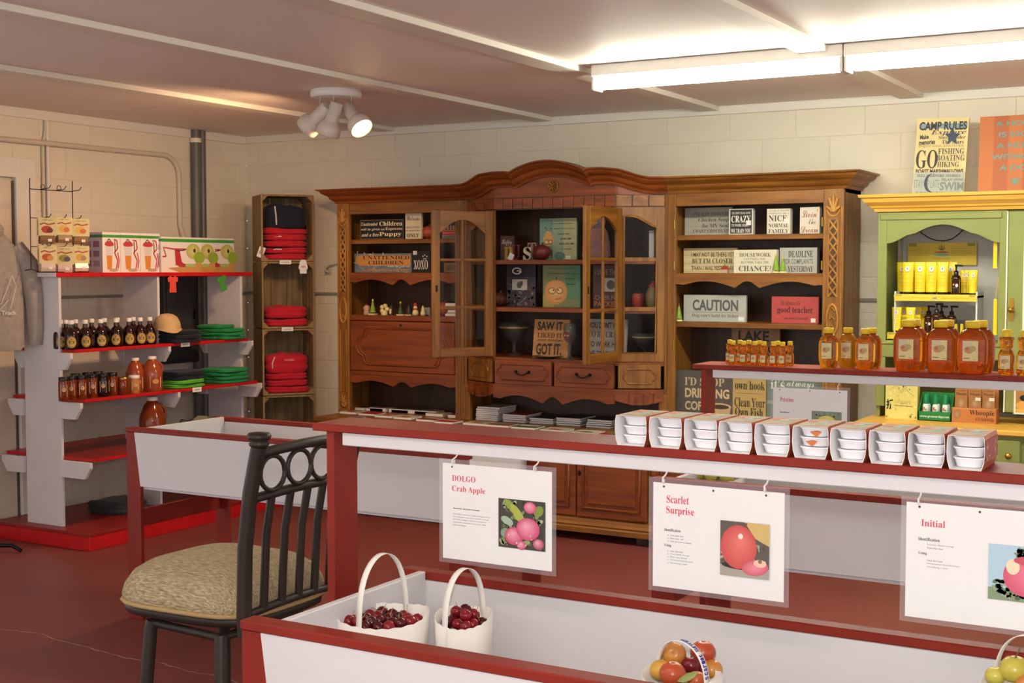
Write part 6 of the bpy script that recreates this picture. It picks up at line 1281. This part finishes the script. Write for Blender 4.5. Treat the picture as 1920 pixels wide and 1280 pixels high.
MB().add([(p[0], -.0002, p[1]) for p in o_] + [(p[0], -.0002, p[1]) for p in i_], [(k, (k + 1) % n_, (k + 1) % n_ + n_, k + n_) for k in range(n_)]).build('sleeve_edge', LIN, rb)
A = Art(bwid * .88, bd * .98, .0001); A.rect('#c99468', 0, 0, 1, 1).ell('#b8a878', .3, .3, .3, .22).ell('#8fa88a', .7, .35, .2, .15).ell('#c8784a', .25, .75, .25, .18).ell('#9ab49a', .65, .8, .22, .12).rect('#ddd6c0', .38, .55, .66, .66).line('#d8b0a0', [(.97, 0), (.97, 1)], .002); A.build('top_print', rb, (-bwid * .44, .001, bh + .0002), (-PI / 2, 0, 0))
A = Art(bd * .96, bh * .6, .0001); A.rect('#a8452e', 0, 0, 1, 1).specks(('#5a7a4a', '#c87a4a', '#d8c8b8', '#7a3024', '#e8e0d8'), 26, .03, .05, .97, .95, .08, 4); A.build('side_print', rb, (bwid * .5 - .0005, .002, bh * .28), (0, 0, PI / 2))
for k in range(3):
    r = bwid * .40; z = .0015 + .0193 * k
    MB().lathe([(r * .80, 0), (r * .86, .002), (r * .97, .014), (r * 1.05, .0165), (r * 1.07, .0185), (r * 1.02, .019), (r * .9, .0175)], seg=36, sy=1.45, sq=4, cy=bd / 2 - .002, z=z).build('ramekin', RAM, rb)
N10 = ('first', 'second', 'third', 'fourth', 'fifth', 'sixth', 'seventh', 'eighth', 'ninth', 'last')
for k in range(1, 10):
    x = (bxs[k] + bxs[k + 1]) / 2; d_ = dup(rb, (bxs[0] + bwid * (k + .5) if 0 else x, BY + .002 * (k % 3), 1.232), random.uniform(-.012, .012), 'printed sleeve of three white ramekins, %s from the left on the shelf' % N10[k] if k < 9 else 'printed sleeve of three white ramekins at the right end of the row')
    d_.scale = ((bxs[k + 1] - bxs[k]) / bwid * .985, 1, 1)
    if k == 5:
        tag(d_, 'sleeve of three white ramekins with orange foil tabs poking out, sixth in the row')
        for q, (xx, zz) in enumerate(((.012, .053), (.004, .034))): MB().add([(xx - .012, -.004, zz), (xx + .012, -.004, zz + .001), (xx + .002, -.006, zz - .010), (xx, .004, zz + .002)], [(0, 2, 1), (0, 1, 3)]).build('foil_tab', mat('orange_foil', '#c8743c', .3, metal=.4), d_)

# ================= honey =================
HZS = 1.232
def lab_art(w, h):
    A = Art(w, h, .0001); A.rect('#dccb8c', 0, 0, 1, 1).rect('#cfc29a', 0, .55, .6, 1).ell('#c88a5a', .4, .55, .3, .18).ell('#b8a068', .62, .62, .25, .14).ell('#b56a4a', .3, .6, .1, .08).line('#a08a54', [(.1, .4), (.45, .62), (.9, .45)], .0008).text('HONEY', '#5a4a2c', .28, .13, .4, .06, 'bold').text('NET WT', '#5a4a2c', .82, .07, .2, .03, 'bold'); return A
def queen(label, px, Y, R, h, sy, grp, m, pyb):
    x = onY(px, pyb, Y).x; t = thing('honey_jar', label, 'jar', (x, Y, HZS), 0, grp)
    prof = []
    for k in range(29):
        u = k / 28; s = (.80 + .20 * math.sin(min(1, u / .35) * PI / 2)) if u < .35 else (1 - .0 * u if u < .7 else 1 - .42 * ((u - .7) / .3) ** 2)
        prof.append((R * s * (1 + (.014 * math.cos(u * 2 * PI * 9) if .2 < u < .85 else 0)), h * .82 * u))
    prof = [(R * .7, 0)] + [(r, z + .003) for r, z in prof] + [(R * .42, h * .835), (R * .4, h * .87)]
    MB().lathe(prof, seg=32, sy=sy).build('jar', m, t)
    MB().lathe([(R * .46, h * .87), (R * .48, h * .875), (R * .48, h * .985), (R * .44, h), (.001, h)], seg=26).build('lid', YCAP, t)
    A = lab_art(R * 1.0, h * .38); A.build('label', t, (-R * .5, -R * sy * 1.02 - .0006, h * .25)); return t
q1 = queen('large ribbed honey jar, left of the three big ones in front', 1702, 4.845, .052, .185, .62, 'large honey jars', HONEYD, 700)
def more(src, lab, px, Y, pyb=700): return dup(src, (onY(px, pyb, Y).x, Y, HZS), random.uniform(-.08, .08), lab)
more(q1, 'large ribbed honey jar, middle of the three big ones in front', 1763, 4.845); more(q1, 'large ribbed honey jar, right of the three big ones in front', 1822, 4.845)
for px, lab in ((1712, 'large honey jar half hidden behind the left big one'), (1774, 'large honey jar half hidden behind the middle big one'), (1837, 'large honey jar half hidden behind the right big one')): more(q1, lab, px, 4.93)
q2 = queen('medium honey jar at the left of the medium group', 1553, 4.845, .037, .15, .66, 'medium honey jars', HONEY, 690)
more(q2, 'medium honey jar with label at the right of the medium group', 1622, 4.845, 692); more(q2, 'medium honey jar behind the right one of the medium group', 1634, 4.925, 690)
q3 = queen('medium clear honey jar set back between the two labelled ones', 1589, 4.90, .036, .15, .62, 'medium honey jars', mat('honey_light', '#dd9a1e', .06, trans=.65), 690)
def bear(label, px, Y, s, pyb, grp, m=HONEY):
    x = onY(px, pyb, Y).x; t = thing('honey_bear', label, 'bottle', (x, Y, HZS), 0, grp)
    b = MB(); b.lathe([(.022 * s, 0), (.026 * s, .006 * s), (.027 * s, .03 * s), (.027 * s, .065 * s), (.022 * s, .08 * s), (.017 * s, .087 * s), (.022 * s, .096 * s), (.024 * s, .11 * s), (.02 * s, .126 * s), (.012 * s, .132 * s)], seg=20, sy=.85)
    for sg in (-1, 1):
        b.lathe([(.001, -.006 * s), (.006 * s, 0), (.001, .006 * s)], cx=sg * .021 * s, z=.124 * s, seg=8); b.lathe([(.001, -.012 * s), (.01 * s, -.004 * s), (.009 * s, .006 * s), (.001, .012 * s)], cx=sg * .014 * s, cy=-.018 * s, z=.014 * s, seg=8)
    b.lathe([(.001, -.007 * s), (.007 * s, 0), (.001, .007 * s)], cy=-.019 * s, z=.108 * s, seg=8)
    b.build('bear', m, t); MB().lathe([(.0155 * s, .13 * s), (.016 * s, .132 * s), (.016 * s, .152 * s), (.012 * s, .155 * s), (.001, .155 * s)], seg=18).build('lid', YCAP, t)
    A = lab_art(.032 * s, .045 * s); A.build('label', t, (-.016 * s, -.0238 * s, .022 * s)); return t
b1 = bear('tall honey bear bottle right of the large jars', 1886, 4.85, 1.02, 705, 'tall honey bears'); more(b1, 'tall honey bear bottle at the right edge of the picture', 1921, 4.85, 706)
b2 = bear('small honey bear with yellow lid, front row, first from left', 1374, 4.84, .60, 684, 'small honey bears')
for k, px in enumerate((1394, 1415, 1432, 1450, 1467)): more(b2, 'small honey bear with yellow lid, front row, %s' % ('second from left', 'third from left', 'fourth from left', 'fifth from left', 'last on the right')[k], px, 4.84, 686)
for k, px in enumerate((1368, 1387, 1404, 1424, 1458, 1481)): more(b2, 'small honey bear with yellow lid, back row, %s' % ('first from left', 'second from left', 'third from left', 'fourth from left', 'fifth from left', 'last on the right')[k], px, 4.90, 684)

# ================= fruit bags in the front bin =================
BF = .6185
BAGM = mat('white_paper_bag', '#e9e5dc', .7, bump=.15, bscale=14)
def bag(label, cx, cy, w, d, h, rz, handle_h, hand_ax=0., grp='white paper fruit bags'):
    t = thing('paper_bag', label, 'bag', (cx, cy, BF), rz, grp)
    def ring(k, z, dip=0., jag=0.):
        out = []
        for i in range(48):
            a = 2 * PI * i / 48; c, s = math.cos(a), math.sin(a); q = (abs(c) ** 3.2 + abs(s) ** 3.2) ** (-1 / 3.2)
            out.append((w / 2 * k * q * c, d / 2 * k * q * s, z - dip * (abs(s) ** 2) * (1.7 if s < 0 else .2) + (jag if i % 2 else -jag)))
        return out
    MB().loft([ring(.93, .001), ring(.97, h * .3), ring(1.0, h * .7), ring(1.03, h, .012, .0012), ring(1.015, h, .012, .0012), ring(.985, h * .7), ring(.95, h * .1), ring(.9, .004)], True, False).build('bag', BAGM, t)
    # flat strap from front face over to the back face
    hw = .0078; s = []
    for i in range(25):
        a = PI * i / 24; y = -math.cos(a) * (d / 2 + .003) * (1.02 if i in (0, 24) else 1); z = h * .88 + handle_h * math.sin(a) ** .75
        s.append((y, z))
    s = [(-d / 2 * 1.035 - .001, h * .45)] + s + [(d / 2 * 1.035 + .001, h * .45)]
    m = MB(); m.loft([[(-hw, y, z), (hw, y, z)] for y, z in s], False, False, False, True); o = m.build('handle', BAGM, t); sd = o.modifiers.new('solid', 'SOLIDIFY'); sd.thickness = .0012; sd.offset = 0
    o.rotation_euler = (0, 0, hand_ax)
    return t
def fruit_mesh(r, squash=.9, dim=.18):
    m = MB(); rings = []
    for k in range(11):
        th = PI * k / 10; rr = r * math.sin(th) * (1 + .05 * math.cos(th)); z = -r * squash * math.cos(th)
        if k in (0, 10): rr = r * .03; z *= 1 - dim * 1.4
        if k in (1, 9): z *= 1 - dim * .25
        rings.append([((rr + 1e-5) * math.cos(2 * PI * i / 20), (rr + 1e-5) * math.sin(2 * PI * i / 20), z) for i in range(20)])
    return m.loft(rings)
def fruit(name, label, cat, x, y, z, r, m, grp, stem=True, tilt=(0, 0, 0), stemlen=.6, stemc='#6a5030'):
    t = thing(name, label, cat, (x, y, z), 0, grp); t.rotation_euler = tilt
    fruit_mesh(r).build('flesh', m, t)
    if stem: MB().tube([(0, 0, r * .7), (r * .1, 0, r * .95), (r * .3, r * .1, r * (.9 + stemlen))], r * .05, 5).build('stem', mat('fruit_stem' + stemc, stemc, .7), t)
    return t
CHER = mat('cherry_red', '#6a0f18', .16, c2='#8f1a22', nscale=14); CHERD = mat('cherry_dark', '#3c0a12', .15, c2='#5a1018', nscale=14)
def fill_cherries(cx, cy, w, d, z0, n, r, where, seed, rz):
    rd = random.Random(seed); pts = []; tries = 0
    while len(pts) < n and tries < 12000:
        tries += 1; a = rd.random() * 2 * PI; q = math.sqrt(rd.random()); x = (w / 2 - 1.25 * r) * q * math.cos(a); y = (d / 2 - 1.2 * r) * q * math.sin(a); lay = 0 if len(pts) < n * .65 else 1
        z = z0 + lay * r * 1.25 + rd.uniform(-.002, .004)
        if lay and q > .62: continue
        if all((x - p[0]) ** 2 + (y - p[1]) ** 2 + (z - p[2]) ** 2 > (1.6 * r) ** 2 for p in pts): pts.append((x, y, z))
    c, s = math.cos(rz), math.sin(rz)
    for k, (x, y, z) in enumerate(pts):
        fruit('cherry', f'dark red cherry-like crab apple in the {where} paper bag', 'fruit', cx + x * c - y * s, cy + x * s + y * c, z, r * rd.uniform(.9, 1.06), rd.choice((CHER, CHER, CHERD)), f'crab apples in the {where} bag', rd.random() < .6, (rd.uniform(-.9, .9), rd.uniform(-.9, .9), rd.random() * 6), rd.uniform(.6, 1.3), '#a8925a')
B1 = onZ(718, 1146, .845); bag('white paper bag of crab apples with tall handle, left in the front bin', B1.x, B1.y, .195, .15, .228, .42, .155, -.52)
fill_cherries(B1.x, B1.y, .195, .15, BF + .207, 34, .0148, 'left', 5, .42)
B2 = onZ(868, 1150, .845); bag('white paper bag of crab apples partly behind the left bag', B2.x, B2.y + .005, .118, .13, .228, .35, .125, -.45)
fill_cherries(B2.x, B2.y + .005, .118, .13, BF + .207, 14, .0148, 'right', 9, .35)
B3 = onZ(1279, 1262, .815); bg3 = bag('white paper bag of red and yellow apples with lettered handle', B3.x, B3.y, .145, .12, .2, -.25, .085, -1.65)
def apm(n, a, b): return mat('apple_' + n, a, .28, c2=b, nscale=5)
AP = {'y': apm('yellow', '#c98a2c', '#d9b050'), 'r': apm('red', '#a83a24', '#c8693a'), 'o': apm('orange', '#b8562c', '#c99a44'), 'd': apm('dark', '#5a1018', '#8a1c24'), 'g': apm('green', '#b0a030', '#d0c860')}
def ap(lab, px, py, z, r, c, stem=False, tilt=(0, 0, 0)):
    p = onZ(px, py, z); fruit('apple', lab, 'apple', p.x, p.y, z, r, AP[c], 'apples in the paper bags', stem, tilt)
ap('yellow orange apple with its calyx forward at the top left of the lettered bag', 1264, 1226, .838, .0242, 'o', False, (1.1, 0, .2)); ap('large orange red apple at the top right behind the lettered handle', 1318, 1222, .838, .0262, 'r')
ap('yellow apple at the left rim of the lettered bag', 1240, 1256, .812, .0235, 'y'); ap('bright red apple at the front of the lettered bag', 1261, 1262, .822, .0262, 'r'); ap('dark red plum-like apple in the middle of the lettered bag', 1296, 1246, .822, .019, 'd'); ap('orange apple at the right rim of the lettered bag', 1335, 1254, .812, .0215, 'o'); ap('orange red apple low at the front right of the lettered bag', 1306, 1274, .808, .019, 'r'); ap('very dark small apple beside the plum-like one', 1310, 1250, .816, .0135, 'd')
lf = onZ(1294, 1266, .83); lt_ = thing('leaf', 'pale green leaf lying on the apples in the lettered bag', 'leaf', (lf.x, lf.y - .01, .83)); lt_.rotation_euler = (.7, -.5, .3)
MB().loft([[(x, -w_, .0), (x, 0, .003), (x, w_, .0)] for x, w_ in ((-.022, .0005), (-.012, .007), (0, .009), (.012, .006), (.022, .0005))], False, False, False).build('blade', mat('leaf_green', '#8f9a54', .5), lt_)
# purple handwriting along the strap
h3 = [o for o in bg3.children if o.name.startswith('handle')][0]
d3, hh3 = .12, .2
for k, ch in enumerate('Scarlet Surprise'):
    if ch == ' ': continue
    u = (k + .8) / 17.0; i = 1.0 + u * 12.0; a = PI * (24 - i) / 24
    y = -math.cos(a) * (d3 / 2 + .003); z = hh3 * .88 + .085 * math.sin(a) ** .75; a2 = a - .02; y2 = -math.cos(a2) * (d3 / 2 + .003); z2 = hh3 * .88 + .085 * math.sin(a2) ** .75
    tv = Vector((0, y2 - y, z2 - z)).normalized(); nv = Vector((0, tv.z, -tv.y)); xv = Vector((1, 0, 0))
    V, Fc = glyphs(ch, 'bold'); m = MB(); sz = .0085
    m.add([tuple(Vector((0, y, z)) + nv * .0012 + tv * (v[0] * sz * .7) + xv * (v[1] * sz * 1.2)) for v in V], Fc); m.build('lettering', mat('purple_ink', '#3c2a8a', .6), h3)
B4 = onZ(1915, 1266, .88); bag('white paper bag of yellow green apples cut by the right edge', B4.x + .012, B4.y, .15, .12, .25, -.25, .115, -1.65)
ap('large yellow green apple at the right edge of the picture', 1903, 1254, .897, .027, 'g', True); ap('yellow green apple half hidden by the bag handle at right', 1866, 1266, .882, .018, 'g'); ap('orange apple low in the right edge bag', 1927, 1282, .878, .022, 'o')

# a bag of yellow apples standing in the bin under the honey shelf
b5 = onY(1345, 900, 4.5); bag('white paper bag of yellow apples in the bin under the honey shelf', b5.x, 4.48, .2, .15, .245, .1, .0, 0)
for k, (dx, dy) in enumerate(((-.055, -.03), (.0, -.035), (.055, -.03), (.02, .03), (-.035, .03))): fruit('apple', 'yellow apple in the bag under the honey shelf, ' + ('left front', 'middle front', 'right front', 'right back', 'left back')[k], 'apple', b5.x + dx, 4.48 + dy, BF + .245, .028, AP['g'], 'yellow apples under the honey shelf', False)
